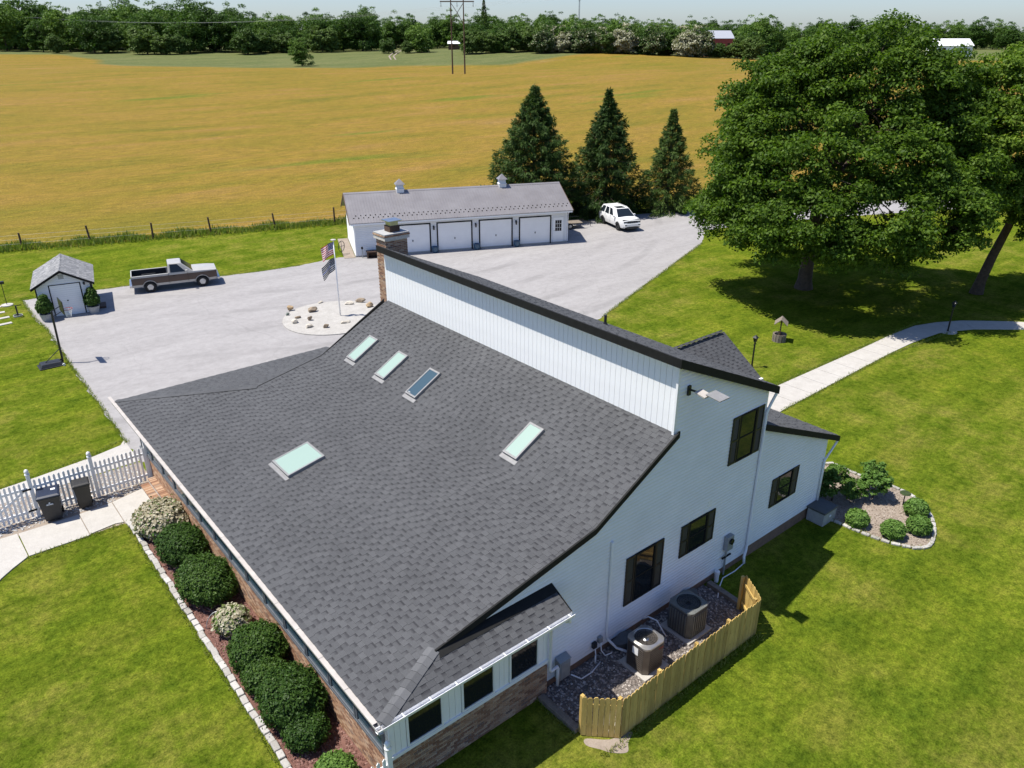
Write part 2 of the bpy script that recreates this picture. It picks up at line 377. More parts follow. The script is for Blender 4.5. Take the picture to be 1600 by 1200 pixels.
def sheet(name, pts, z, mat):
    m = MB(); m.poly([(x, y, z) for x, y in pts]); o = m.build(name, mat); structure(o)
    for p in o.data.polygons:
        if p.normal.z < 0: p.flip()
    return o
FENCE = lambda x: 65.3 - .3256*(x-32.8)          # field boundary y(x)
LAWN_EDGE = [(-70, FENCE(-70)), (140, FENCE(140)), (140, -40), (-70, -40)]
sheet('lawn', LAWN_EDGE, 0.0, 'lawn')
def smooth_poly(pts, n=4):
    out = []; N = len(pts)
    for i in range(N):
        p0, p1, p2, p3 = [np.array(pts[(i+k) % N], float) for k in (-1, 0, 1, 2)]
        for j in range(n):
            t = j/n; out.append(tuple(.5*((2*p1)+(-p0+p2)*t+(2*p0-5*p1+4*p2-p3)*t*t+(-p0+3*p1-3*p2+p3)*t**3)))
    return out
DRIVE = [(5.75, 33.0), (5.85, 38.5), (5.9, 44.1), (6.1, 51), (5.9, 53.4), (6.0, 58.2), (10.9, 57.4), (12.3, 57.15), (18.2, 55.4), (20.6, 54.8), (24, 54.35), (27.3, 54.6), (28.4, 53.8), (44.6, 46.9), (47.4, 53.6), (51, 52.2), (57.6, 50.4), (62, 48.6), (76, 41.5), (86, 36.7), (100, 30), (120, 21), (118, 16), (92, 27.8), (85.5, 31.2), (72, 37.2), (62, 41.2), (56.9, 42.0), (53.1, 39.3), (45.7, 36.4), (33.2, 31.5), (26, 29.5), (19.4, 28.5), (12, 30.9), (5.75, 30.9)]
def ragged(pts, step=.35, amp=.05, seed=3):
    rg = random.Random(seed); out = []
    for p, q in zip(pts, pts[1:]+pts[:1]):
        L = math.hypot(q[0]-p[0], q[1]-p[1]); n = max(1, int(L/step)) if L < 40 else 1
        for i in range(n): t = i/n; out.append((p[0]+(q[0]-p[0])*t+(rg.gauss(0, amp) if i else 0), p[1]+(q[1]-p[1])*t+(rg.gauss(0, amp) if i else 0)))
    return out
sheet('driveway', ragged(DRIVE), .008, 'asphalt')
sheet('driveway_apron', [(-3, 32.2), (.93, 32.2), (2.3, 32.35), (4.2, 32.65), (5.5, 33.0), (5.74, 33.4), (5.74, 31.1), (5.0, 31.1), (2.3, 31.0), (-3, 30.95)], .012, 'concrete')
isl = [(20.3+3.15*math.cos(t)+.06*math.sin(3*t), 42.0+3.15*math.sin(t)) for t in np.linspace(0, 2*math.pi, 48, endpoint=False)]
m = MB(); m.slab([(x, y, .009) for x, y in isl], (0, 0, .05)); structure(m.build('gravel_island', 'gravel_white'))
# concrete walk on the right, one slab after another
wr = structure(sheet('path', [(23.9, 16.9), (30.5, 17.2), (40.8, 17.4), (44.2, 17.4), (46.7, 17.1), (48.8, 16.1), (51.0, 14.2), (56.2, 8.2), (56.8, 8.8), (51.6, 15.0), (49.2, 17.1), (47.0, 18.0), (44.2, 18.3), (40.8, 18.3), (30.5, 18.4), (23.9, 18.2)], .006, 'soil'))
cl = [(24.0, 17.5, 2.0), (30.5, 17.8, 1.75), (40.8, 17.85, 1.35), (44.2, 17.85, 1.4), (46.9, 17.6, 1.5), (49.0, 16.6, 1.5), (51.3, 14.6, 1.4), (53.8, 11.6, 1.35), (56.5, 8.5, 1.3)]
def lerp_line(cl, d):
    for a, b in zip(cl, cl[1:]):
        L = math.hypot(b[0]-a[0], b[1]-a[1])
        if d <= L: t = d/L; return [a[k]+t*(b[k]-a[k]) for k in range(3)] + [math.atan2(b[1]-a[1], b[0]-a[0])]
        d -= L
    return None
d = 0
while True:
    a = lerp_line(cl, d+.012); b = lerp_line(cl, d+1.5-.012)
    if not a or not b: break
    m = MB(); q = []
    for p, s in ((a, 1), (b, 1), (b, -1), (a, -1)): q.append((p[0]-math.sin(p[3])*p[2]/2*s, p[1]+math.cos(p[3])*p[2]/2*s, -.02))
    m.slab(q, (0, 0, .055)); m.build('slab', 'concrete', wr); d += 1.5
# concrete walk by the picket fence
wlp = structure(sheet('garden_path', [(-6, 31.0), (5.7, 31.0), (5.7, 26.6), (4.05, 26.62), (4.0, 26.75), (2.9, 26.78), (.99, 26.75), (.98, 28.3), (-6, 28.3)], .004, 'gravel_pink'))
for q in ([(-3.5, 28.35), (-1.2, 28.5), (.9, 28.42), (.95, 26.72), (.70, 26.52), (.42, 26.3), (.05, 25.95), (-.3, 25.5), (-1.4, 23.6), (-3.5, 22.6)], [(.94, 28.4), (2.85, 28.35), (2.85, 26.72), (2.04, 26.72), (.98, 26.72)], [(2.88, 28.36), (4.0, 28.45), (4.0, 26.80), (3.74, 26.9), (2.88, 26.78)], [(4.03, 28.45), (5.2, 28.75), (5.2, 26.62), (4.03, 26.62)]):
    m = MB(); m.slab([(x, y, -.02) for x, y in q], (0, 0, .06)); m.build('slab', 'concrete', wlp)
sheet('mulch_bed', [(4.2, 11.2), (5.72, 11.2), (5.72, 26.55), (4.2, 26.55)], .006, 'mulch')
BEDR = smooth_poly([(23.75, 12.9), (27.2, 13.1), (27.5, 11.7), (27.7, 10.2), (27.5, 9.4), (26.8, 8.55), (25.6, 7.9), (24.6, 7.85), (24.0, 8.9), (23.8, 10.5)], 4)
sheet('planting_bed', BEDR, .006, 'gravel_pink')
sheet('gravel_yard', [(10.95, 9.1), (16.7, 9.1), (17.3, 10.0), (17.3, 11.42), (10.3, 11.42), (10.3, 9.72)], .006, 'gravel_dark')
sheet('bare_patch', smooth_poly([(10.45, 8.85), (10.75, 8.62), (10.98, 8.8), (11.3, 8.97), (10.7, 9.15), (10.25, 9.55), (10.12, 9.4), (10.3, 9.1)]), .003, 'gravel_pink')

# ------------------------------------------------------------------ roofing, siding, brick builders
TEETH = []          # every raised shingle tab of the house: (matrix, width index, distance)
TW = [.175, .20, .22, .24]; EXPO = .145
BANDS = (MB(), MB()) if 'MB' in globals() else None
def roof_plane(O, U, S, poly, mb_base, mb_deck, teeth, holes=(), deck=.07, seed=0, bands=None):
    bands = bands or BANDS
    O, U, S = Vector(O), Vector(U).normalized(), Vector(S).normalized(); N = U.cross(S)
    if N.z < 0: N = -N
    P = lambda u, s, h: O + U*u + S*s + N*h
    rg = random.Random(seed)
    mb_deck.slab([P(u, s, -deck) for u, s in poly], N*(deck-.002))
    smax = max(p[1] for p in poly); umin = min(p[0] for p in poly); umax = max(p[0] for p in poly); i = 0; s = 0
    while s < smax-.01:
        b = clip_band(poly, 1, s, min(s+EXPO, smax)); t = .007
        if len(b) >= 3:
            H = lambda q: .001 + t*(1-(q[1]-s)/EXPO)
            mb_base.poly([P(q[0], q[1], H(q)) for q in b])
            lo = [q for q in b if abs(q[1]-s) < 1e-5]
            if len(lo) >= 2:
                a, c = min(q[0] for q in lo), max(q[0] for q in lo)
                mb_base.poly([P(a, s, -.004), P(c, s, -.004), P(c, s, .001+t), P(a, s, .001+t)])
        u = umin - rg.random()*.33
        while u < umax:
            k = rg.choices((0, 1, 2, 3), (2, 3, 3, 2))[0]; w = TW[k]; uc = u + w/2
            if all(inside(poly, uu, ss) for uu in (u+.005, u+w-.005) for ss in (s+.004, min(s+EXPO, smax)-.004)) and not any(h[0] < uc < h[1] and h[2] < s < h[3] for h in holes):
                M = Matrix((U, S, N)).transposed().to_4x4(); M.translation = P(u, s, .0)
                teeth.append((M, k, (P(uc, s, 0)-cam.location).length))
            gp = rg.choices((rg.uniform(.10, .15), rg.uniform(.16, .24), .012), (78, 12, 10))[0]
            a_, b_ = u+w+.004, u+w+gp-.004
            if gp > .05 and all(inside(poly, uu, ss) for uu in (a_, b_) for ss in (s+.004, min(s+EXPO, smax)-.004)):
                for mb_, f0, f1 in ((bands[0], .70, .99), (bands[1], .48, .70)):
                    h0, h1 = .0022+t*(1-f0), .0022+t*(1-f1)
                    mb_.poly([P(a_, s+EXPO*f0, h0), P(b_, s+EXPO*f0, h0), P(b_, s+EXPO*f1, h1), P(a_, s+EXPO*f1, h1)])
            u += w + gp
        s += EXPO; i += 1
def tooth_geo(w):
    a, b = .0145, .0075
    return [(0,-.006,.004),(w,-.006,.004),(w,-.006,a),(0,-.006,a),(0,EXPO,b),(w,EXPO,b),(0,EXPO,.001),(w,EXPO,.001)], [(0,1,2,3),(3,2,5,4),(0,3,4,6),(2,1,7,5)]
def merged_teeth(name, teeth, parent, mat='shingle', world=True):
    m = MB()
    for M, k, _ in teeth:
        v, f = tooth_geo(TW[k]); m.add([M @ Vector(p) for p in v], f)
    me = bpy.data.meshes.new(name); me.from_pydata(m.v, [], m.f); me.materials.append(MATS[mat])
    return stuff(link(name, me, parent, world))
def siding(mb, poly, T, expo=.115, proud=.03):
    zs = [p[1] for p in poly]; z = min(zs); top = max(zs)
    while z < top-.005:
        b = clip_band(poly, 1, z, min(z+expo, top))
        if len(b) >= 3:
            zm = z + expo*.36
            for lo_, hi_, D in ((zm, z+expo, lambda q: proud*(1-(q[1]-zm)/(expo*.64))), (z, zm, lambda q: proud)):
                bb = clip_band(b, 1, lo_, hi_)
                if len(bb) >= 3: mb.poly([T(q[0], q[1], D(q)) for q in bb])
        z += expo
BRICK_V = {}
def brick_mesh(L, h, dpt):
    key = (round(L, 3), round(h, 3), round(dpt, 3))
    if key not in BRICK_V:
        m = MB(); m.box(-L/2, L/2, 0, dpt, -h/2, h/2); me = bpy.data.meshes.new('brick'); me.from_pydata(m.v, [], m.f); me.materials.append(MATS['brick']); BRICK_V[key] = me
    return BRICK_V[key]
def brick_field(T, x0, x1, z0, z1, rowlock=True):
    """list of (matrix, L, h) bricks on a wall whose frame is T(x, z) -> Matrix (x along wall, y inward)"""
    out = []; ch = .0677; top = z1 - (.075 if rowlock else 0); z = z0; r = 0
    while z + ch <= top + .001:
        x = x0 - (.1015 if r % 2 else 0)
        while x < x1:
            a, b = max(x, x0), min(x+.203, x1)
            if b-a > .05: out.append((T((a+b)/2 + random.uniform(-.001, .001), z+ch/2), round(b-a-.013, 3), .0545))
            x += .203
        z += ch; r += 1
    if rowlock:
        x = x0
        while x + .068 <= x1: out.append((T(x+.034, z+.045), .058, .09)); x += .068
    return out

# ------------------------------------------------------------------ the house
house = thing('house', 'large white sided house with sweeping charcoal shingle roof, skylights and brick chimney', 'house', (12.5, 11.42, 0))
HW = dict(parent=house, world=True)
A1, A2, A3, A4 = .208, .578, .443, .42
X0, Z0, XB, XC = 5.25, 3.07, 12.1, 15.05
ZB = Z0 + A1*(XB-X0); ZC = ZB + A2*(XC-XB); YW, YR, YF = 11.42, 11.33, 26.45
base, deck = MB(), MB()
L1 = math.hypot(1, A1); L2 = math.hypot(1, A2); L3 = math.hypot(1, A3)
HIPX = X0 + (YR-10.63)/.85*2.1
roof_plane((X0, 0, Z0), (0,1,0), (1,0,A1), [(10.63, 0), (YR, (HIPX-X0)*L1), (YR, (XB-X0)*L1), (YF, (XB-X0)*L1), (YF, 4.12*L1), (30.57, 0)], base, deck, TEETH, [(20.1, 21.3, 2.5, 3.75)], seed=1)
roof_plane((XB, 0, ZB), (0,1,0), (1,0,A2), [(YR, 0), (YR, (XC-XB)*L2), (YF-.2, (XC-XB)*L2), (YF, 0)], base, deck, TEETH, [(y-.31, y+.31, .45, 1.65) for y in (15.25, 20.6, 22.65, 24.75)], seed=2)
roof_plane((X0, 30.57, Z0), (1,0,0), (0,-1,A1), [(0, 0), (9.0, 0), (9.0, 4.12*L1), (4.12, 4.12*L1)], base, deck, TEETH, seed=3)
LP = math.hypot(1, .51)
roof_plane((X0, 10.63, Z0), (1,0,0), (0,1,.51), [(0, 0), (5.40, 0), (5.38, .79*LP), (.79/.85*2.1, .79*LP)], base, deck, TEETH, seed=4)
roof_plane((19.75, 11.26, 6.30), (0,1,0), (-1,0,A3), [(0, 0), (15.1, 0), (15.1, 4.9*L3), (0, 4.9*L3)], base, deck, TEETH, seed=5)
roof_plane((24.4, 11.30, 3.0), (0,1,0), (-1,0,A4), [(0, 0), (11, 0), (11, 4.97*math.hypot(1, A4)), (0, 4.97*math.hypot(1, A4))], base, deck, TEETH, seed=6)
roof_plane((21.0, 16.15, 2.97), (1,0,0), (0,1,.70), [(0, 0), (5.75, 0), (5.75, 2.05*math.hypot(1,.7)), (0, 2.05*math.hypot(1,.7))], base, deck, TEETH, seed=8)
roof_plane((26.75, 20.25, 2.97), (-1,0,0), (0,-1,.70), [(0, 0), (5.75, 0), (5.75, 2.05*math.hypot(1,.7)), (0, 2.05*math.hypot(1,.7))], base, deck, TEETH, seed=9)
roof = deck.build('roof', 'shingle_base', **HW)
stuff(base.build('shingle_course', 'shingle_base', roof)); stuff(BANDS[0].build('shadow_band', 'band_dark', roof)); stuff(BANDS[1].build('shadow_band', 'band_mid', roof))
TEETH.sort(key=lambda t: t[2])
tm = []
for w in TW:
    v, f = tooth_geo(w); me = bpy.data.meshes.new('shingle'); me.from_pydata(v, [], f); me.materials.append(MATS['shingle']); tm.append(me)
for M, k, _ in TEETH[:300]:
    o = bpy.data.objects.new('shingle', tm[k]); COL.objects.link(o); o.parent = roof; o.matrix_basis = M
merged_teeth('shingles', TEETH[300:], roof, world=False)
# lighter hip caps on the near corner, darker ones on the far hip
a, b = Vector((X0+.05, 10.66, Z0+.03)), Vector((HIPX+.1, YR+.06, Z0+A1*(HIPX-X0)+.045))
for k in range(9):
    p = a.lerp(b, k/9); q = a.lerp(b, (k+1.12)/9); m = MB(); d = (q-p).normalized(); sd = d.cross(Vector((0,0,1))).normalized()
    w = .155; n1 = Vector((0,0,-.028)); n2 = Vector((0,0,-.062)); e = Vector((0,0,.014))
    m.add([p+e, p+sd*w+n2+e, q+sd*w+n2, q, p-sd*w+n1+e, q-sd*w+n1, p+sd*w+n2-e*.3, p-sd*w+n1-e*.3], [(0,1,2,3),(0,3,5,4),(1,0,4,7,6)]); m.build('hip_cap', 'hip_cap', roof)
a, b = Vector((X0+.05, 30.54, Z0+.03)), Vector((9.37, YF, Z0+A1*4.12+.03)); m = MB()
for k in range(32):
    p = a.lerp(b, k/32); q = a.lerp(b, (k+1.1)/32); d = (q-p).normalized(); sd = d.cross(Vector((0,0,1))).normalized()
    m.add([p+Vector((0,0,.012)), p+sd*.13+Vector((0,0,-.01)), q+sd*.13+Vector((0,0,-.02)), q, p-sd*.13+Vector((0,0,-.01)), q-sd*.13+Vector((0,0,-.02))], [(0,1,2,3),(0,3,5,4)])
stuff(m.build('hip_caps', 'shingle', roof))
# black rake boards, fascias, flashing
tr = MB()
zr = lambda x: (Z0+A1*(x-X0)) if x < XB else ZB+A2*(x-XB)
def rake(mb, p, q, y, h=.17, t=.05, dz=.012): mb.slab([(p[0], y, p[1]+dz), (q[0], y, q[1]+dz), (q[0], y, q[1]-h), (p[0], y, p[1]-h)], (0, t, 0))
rake(tr, (HIPX+.12, zr(HIPX+.12)), (XB, ZB), YR-.03); rake(tr, (XB, ZB), (XC+.12, ZC+.07), YR-.032)
tr.build('rake_board', 'black_trim', **HW)
tr = MB(); rake(tr, (14.85, 8.47), (19.75, 6.30), 11.225, .24, .05, .01); tr.build('rake_board', 'black_trim', **HW)
tr = MB(); tr.box(14.80, 14.85, 11.20, 26.36, 8.24, 8.485); tr.build('ridge_fascia', 'black_trim', **HW)
tr = MB(); tr.box(14.85, XC-.02, 11.276, 26.3, 8.25, 8.27); tr.build('soffit', 'white_paint', **HW)
tr = MB(); rake(tr, (19.42, 3.0+A4*4.98), (24.4, 3.0), 11.27, .20, .05, .012); tr.build('rake_board', 'black_trim', **HW)
tr = MB(); rake(tr, (XB, ZB), (XC, ZC), YF, .17); rake(tr, (9.4, zr(9.4)), (XB, ZB), YF+.001, .17); tr.build('rake_board', 'black_trim', **HW)
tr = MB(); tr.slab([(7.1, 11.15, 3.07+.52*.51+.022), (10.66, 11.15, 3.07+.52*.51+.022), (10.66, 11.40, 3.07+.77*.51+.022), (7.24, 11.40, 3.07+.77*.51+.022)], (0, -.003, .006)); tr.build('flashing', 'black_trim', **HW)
tr = MB(); tr.box(10.645, 10.665, 10.66, 11.40, 2.98, 3.06); tr.slab([(10.67, 10.64, 3.0), (10.67, 11.41, 3.40), (10.67, 11.41, 3.46), (10.67, 10.64, 3.07)], (.02, 0, 0)); tr.build('pent_rake', 'black_trim', **HW)
tr = MB(); tr.box(X0+.06, 10.6, 10.665, 10.70, 2.90, 3.03); tr.box(X0+.02, X0+.06, 10.72, 30.5, 2.90, 3.0); tr.build('fascia', 'black_trim', **HW)
# core walls
co = MB()
prof = [(5.76, 0), (19.36, 0), (19.36, 6.30), (15.09, 8.2), (15.09, ZC-.1), (XB, ZB-.1), (5.76, Z0-.05)]
prof = [(x+(.05 if x == 15.09 else 0), z) for x, z in prof]
co.slab([(x, YW+.02, z) for x, z in prof], (0, YF-YW-.1, 0))
co.box(5.77, 14.0, YF-.07, 30.1, .0, 2.95)
co.slab([(x, YW+.024, z) for x, z in [(19.37, 0), (23.72, 0), (23.72, 3.1), (19.37, 4.95)]], (0, 10.6, 0))
co.build('wall', 'white_siding', **HW)
# porch gable end and posts over the entrance
pg = MB(); pg.slab([(26.6, 16.35, 3.02), (26.6, 20.05, 3.02), (26.6, 18.2, 4.33)], (.05, 0, 0)); pg.box(23.7, 26.6, 16.35, 20.05, 2.85, 2.98); pg.build('porch_gable', 'white_siding', **HW)
for y in (16.5, 19.9): pg = MB(); pg.box(26.42, 26.58, y-.08, y+.08, 0, 2.86); pg.build('porch_post', 'white_paint', bevel=.012, **HW)
pg = MB(); pg.box(23.7, 26.8, 16.4, 20, 0, .14); pg.build('porch_floor', 'concrete', **HW)
pg = MB(); pg.box(21.1, 26.75, 16.02, 16.13, 2.86, 2.965); pg.build('gutter', 'white_paint', **HW)
# lap siding of the gable and of the wing
TF = lambda x, z, d: (x, YW-.004-d, z)
sd = MB(); siding(sd, [(10.46, .25), (19.40, .25), (19.40, 6.28), (15.05, 8.22), (15.05, ZC-.05), (XB, ZB-.08), (7.0, zr(7.0)-.06), (7.0, 3.0), (10.46, 3.0)], TF)
stuff(sd.build('siding', 'white_siding', **HW))
sd = MB(); siding(sd, [(19.44, .45), (23.72, .45), (23.72, 3.12), (19.44, 4.93)], TF); stuff(sd.build('siding', 'white_siding', **HW))
fo = MB(); fo.box(10.3, 19.42, YW-.006, YW+.02, 0, .25); fo.box(19.42, 23.7, YW-.008, YW+.02, 0, .45); fo.build('foundation', 'foundation', **HW)
cb = MB(); cb.box(19.38, 19.46, YW-.026, YW+.02, .26, 6.2); cb.build('corner_board', 'white_vinyl', **HW)
cb = MB(); cb.box(23.66, 23.78, YW-.026, YW+.02, .45, 3.05); cb.build('corner_board', 'white_vinyl', **HW)
cb = MB(); cb.box(15.0, 15.10, YW-.028, YW+.04, ZC-.02, 8.22); cb.build('corner_board', 'white_vinyl', **HW)
# vertical boards of the clerestory
me = None; y = YW+.05; k = 0
while y < 26.2:
    if me is None:
        m = MB(); m.slab([(-.012, .006, ZC-.02), (-.012, .192, ZC-.02), (.03, .198, ZC-.02), (.03, 0, ZC-.02)], (0, 0, 8.25-ZC)); o = m.build('board', 'white_paint', house); me = o.data
    else: o = bpy.data.objects.new('board', me); COL.objects.link(o); o.parent = house
    o.matrix_parent_inverse = ROOTM[house.name].inverted(); o.location = (XC+.035, y, 0); y += .2
# windows with shutters
def window(x0, x1, z0, z1, y, shutter=.36, parent=house, wname='window', frame='black_trim', rail=True, glass='dark_glass'):
    a, b = x0+shutter, x1-shutter
    f = MB(); t = .05
    for q in ((a, a+t, z0, z1), (b-t, b, z0, z1), (a+t, b-t, z0, z0+t), (a+t, b-t, z1-t, z1)): f.box(q[0], q[1], y-.055, y+.01, q[2], q[3])
    w = f.build(wname, frame, parent, world=True)
    if rail: r = MB(); r.box(a+t, b-t, y-.042, y, (z0+z1)/2-.022, (z0+z1)/2+.022); r.build('meeting_rail', frame, w)
    for zz in ((z0+t, (z0+z1)/2-.022), ((z0+z1)/2+.022, z1-t)) if rail else ((z0+t, z1-t),):
        g = MB(); g.box(a+t, b-t, y-.028, y-.018, *zz); g.build('pane', glass, w)
    if shutter:
        for p, q in ((x0, a-.012), (b+.012, x1)):
            s = MB(); st = .05
            for r in ((p, p+st, z0, z1), (q-st, q, z0, z1), (p+st, q-st, z0, z0+.07), (p+st, q-st, z1-.07, z1), (p+st, q-st, (z0+z1)/2-.03, (z0+z1)/2+.03)): s.box(r[0], r[1], y-.05, y-.016, r[2], r[3])
            z = z0+.08
            while z < z1-.1:
                s.slab([(p+st, y-.042, z), (q-st, y-.042, z), (q-st, y-.026, z+.04), (p+st, y-.026, z+.04)], (0, .006, .002)); z += .045
            s.box(p+st, q-st, y-.022, y-.017, z0+.07, z1-.07); s.build('shutter', 'black_shutter', w)
    return w
window(13.45, 15.02, 1.22, 2.86, YW-.015); window(15.8, 17.4, 1.76, 2.87, YW-.015); window(17.74, 19.30, 4.21, 5.81, YW-.015); window(20.47, 22.04, 1.57, 2.67, YW-.015)
# bay: brick below, boards and windows above
YB = 11.25
bw = MB(); bw.box(5.735, 10.46, YB+.012, YW+.03, 0, 1.10); bw.box(5.735, 10.46, YB+.05, YW+.02, 1.1, 2.9); bw.box(X0+.1, 10.6, 10.70, YW, 2.86, 2.9)
bw.build('bay_core', 'mortar', **HW)
brickwall = MB(); brickwall.box(5.728, 5.76, YB+.01, 30.1, 0, 1.10); brickwall = brickwall.build('brick_wall', 'mortar', **HW)
TBf = lambda x, z: Matrix.Translation((x, YB, z)); Rl = Matrix(((0, 1, 0, 0), (-1, 0, 0, 0), (0, 0, 1, 0), (0, 0, 0, 1)))
TBl = lambda y, z: Matrix.Translation((5.718, y, z)) @ Rl
Rr = Matrix(((0, -1, 0, 0), (1, 0, 0, 0), (0, 0, 1, 0), (0, 0, 0, 1)))
TBr = lambda y, z: Matrix.Translation((10.472, y, z)) @ Rr
bricks = brick_field(TBf, 5.725, 10.465, 0, 1.10) + brick_field(TBr, YB+.012, YW-.01, 0, 1.10, False)
left = brick_field(TBl, YB+.01, 30.1, 0, 1.10)
bricks.sort(key=lambda q: (q[0].translation - cam.location).length)
for M, L, h in bricks[:290]:
    o = bpy.data.objects.new('brick', brick_mesh(L, h, .03)); COL.objects.link(o); o.parent = brickwall; o.matrix_basis = M
m = MB()
for M, L, h in bricks[290:] + left:
    v = [M @ Vector(p) for p in ((-L/2,0,-h/2),(L/2,0,-h/2),(L/2,.02,-h/2),(-L/2,.02,-h/2),(-L/2,0,h/2),(L/2,0,h/2),(L/2,.02,h/2),(-L/2,.02,h/2))]
    m.add(v, [(0,1,5,4),(1,2,6,5),(3,0,4,7),(4,5,6,7),(0,3,2,1)])
me = bpy.data.meshes.new('brickwork'); me.from_pydata(m.v, [], m.f); me.materials.append(MATS['brick']); stuff(link('brickwork', me, brickwall))
si = MB(); si.box(5.70, 10.50, YB-.03, YB+.06, 1.10, 1.20); si.build('bay_sill', 'white_vinyl', bevel=.008, **HW)
WB = ((6.19, 7.18), (7.72, 8.71), (9.18, 10.14))
for a, b in WB: window(a, b, 1.21, 2.55, YB+.035, 0, frame='white_vinyl', rail=False, wname='bay_window')
for a, b in ((5.735, 6.18), (7.19, 7.71), (8.72, 9.17), (10.15, 10.47)):
    n = max(1, round((b-a)/.15)); w = (b-a)/n
    for i in range(n): m = MB(); m.box(a+i*w+.004, a+(i+1)*w-.004, YB+.012, YB+.05, 1.20, 2.88); m.build('bay_board', 'white_paint', **HW)
m = MB(); m.box(6.1, 10.2, YB+.016, YB+.05, 2.56, 2.88); m.build('bay_header', 'white_paint', **HW)
m = MB(); m.box(10.455, 10.475, YB+.04, YW-.02, 1.1, 2.88); m.build('bay_return', 'brown_wood', **HW)
# long eave wall: windows above the brick, eave shade painted into frames and sill
y = 11.45
si = MB(); si.box(5.665, 5.74, YB+.02, 30.1, 1.10, 1.16); si.build('long_sill', 'eave_shade_trim', **HW)
while y < 29.6:
    f = MB(); w = 1.28
    for q in ((y, y+.07, 1.16, 2.6), (y+w-.07, y+w, 1.16, 2.6), (y+.07, y+w-.07, 1.16, 1.22), (y+.07, y+w-.07, 2.5, 2.6)): f.box(5.68, 5.75, q[0], q[1], q[2], q[3])
    f = f.build('long_window', 'eave_shade_trim', **HW); g = MB(); g.box(5.71, 5.72, y+.07, y+w-.07, 1.22, 2.5); g.build('pane', 'blue_glass', f); y += w+.035
so_ = MB(); so_.box(X0+.02, 5.74, 10.72, 30.4, 2.87, 2.893); so_.build('soffit', 'white_paint', **HW)
# gutters
def gutter(a, b, out, name='gutter', mat='white_vinyl'):
    a, b, o = Vector(a), Vector(b), Vector(out); z = Vector((0,0,1)); m = MB(); t = .008
    sec = [(0, 0), (.115, .02), (.13, .105), (.118, .105), (.105, .03), (.012, .012), (.012, .105), (0, .105)]
    m.loft([[p + o*s + z*h for s, h in sec] for p in (a, b)]); return m.build(name, mat, **HW)
g1 = gutter((X0+.01, 10.50, 2.955), (X0+.01, 30.6, 2.955), (-1, 0, 0), mat='gutter_grey'); g2 = gutter((X0-.12, 10.645, 2.955), (10.68, 10.645, 2.955), (0, -1, 0))
y = 10.75
while y < 30.4:
    m = MB(); m.box(X0-.118, X0-.0, y, y+1.19, 3.062, 3.068); m.build('gutter_guard', 'beige_guard', g1); y += 1.2
for k in range(8): m = MB(); m.box(5.75+k*.68, 5.775+k*.68, 10.50, 10.66, 3.058, 3.075); m.build('gutter_hanger', 'white_vinyl', g2)
gutter((19.615, 11.24, 6.13), (19.615, 26.3, 6.13), (1, 0, 0)); gutter((24.265, 11.28, 2.84), (24.265, 16.1, 2.84), (1, 0, 0))
def spout(pts, name='downspout', r=.042, mat='white_vinyl'):
    m = MB(); m.tube(pts, r, 8); return m.build(name, mat, smooth=True, **HW)
spout([(19.82, 11.34, 6.20), (19.82, 11.34, 6.05), (19.62, 11.36, 5.75), (19.42, 11.345, 5.5), (19.42, 11.345, .62), (19.36, 11.31, .45), (19.18, 11.24, .30), (19.16, 11.20, .06)], r=.047)
spout([(24.45, 11.36, 2.90), (24.45, 11.36, 2.8), (24.1, 11.36, 2.5), (23.72, 11.345, 2.25), (23.72, 11.345, .3)])
spout([(10.60, 10.585, 2.96), (10.60, 10.62, 2.8), (10.50, 11.19, 2.55), (10.50, 11.19, .86), (10.53, 11.19, .78), (10.78, 11.21, .78), (10.80, 11.2, .70), (10.80, 11.2, .12)], r=.045)
spout([(12.81, YW-.05, 3.75), (12.81, YW-.06, 3.70), (12.81, YW-.06, .55), (12.84, YW-.08, .42), (13.0, YW-.3, .16), (13.15, YW-.55, .12)], 'vent_riser', .04)
# skylights
def skylight(x0, x1, y0, y1, slope, zf, glass, wf=.055):
    nrm = Vector((-slope, 0, 1)).normalized(); up = Vector((1, 0, slope)).normalized()
    P = lambda x, y, h: Vector((x, y, zf(x))) + nrm*h
    m = MB(); w = wf; H = .105
    for q in ((x0, x1, y0, y0+w), (x0, x1, y1-w, y1), (x0, x0+w, y0+w, y1-w), (x1-w, x1, y0+w, y1-w)):
        m.slab([P(q[0], q[2], -.01), P(q[1], q[2], -.01), P(q[1], q[3], -.01), P(q[0], q[3], -.01)], nrm*(H+.01))
    s = m.build('skylight', 'sky_frame', **HW)
    g = MB(); g.slab([P(x0+w, y0+w, H-.022), P(x1-w, y0+w, H-.022), P(x1-w, y1-w, H-.022), P(x0+w, y1-w, H-.022)], nrm*.012); g.build('pane', glass, s)
    c = MB(); c.slab([P(x0-.13, y0-.05, .018), P(x0-.005, y0-.05, .018), P(x0-.005, y1+.05, .018), P(x0-.13, y1+.05, .018)], nrm*.008); c.build('apron_flashing', 'sky_frame', s)
    c = MB(); c.slab([P(x0+.07, y1-.22, H-.008), P(x0+.10, y1-.22, H-.008), P(x0+.10, y1-.10, H-.008), P(x0+.07, y1-.10, H-.008)], nrm*.006); c.build('maker_plate', 'grey_metal', s)
    return s
zu = lambda x: ZB+A2*(x-XB); zl = lambda x: Z0+A1*(x-X0)
for y, gl in ((24.75, 'frost_glass'), (22.65, 'frost_glass'), (20.6, 'blue_glass'), (15.25, 'frost_glass')): skylight(12.49, 13.57, y-.31, y+.31, A2, zu, gl)
skylight(7.68, 8.94, 20.1, 21.3, A1, zl, 'frost_glass')
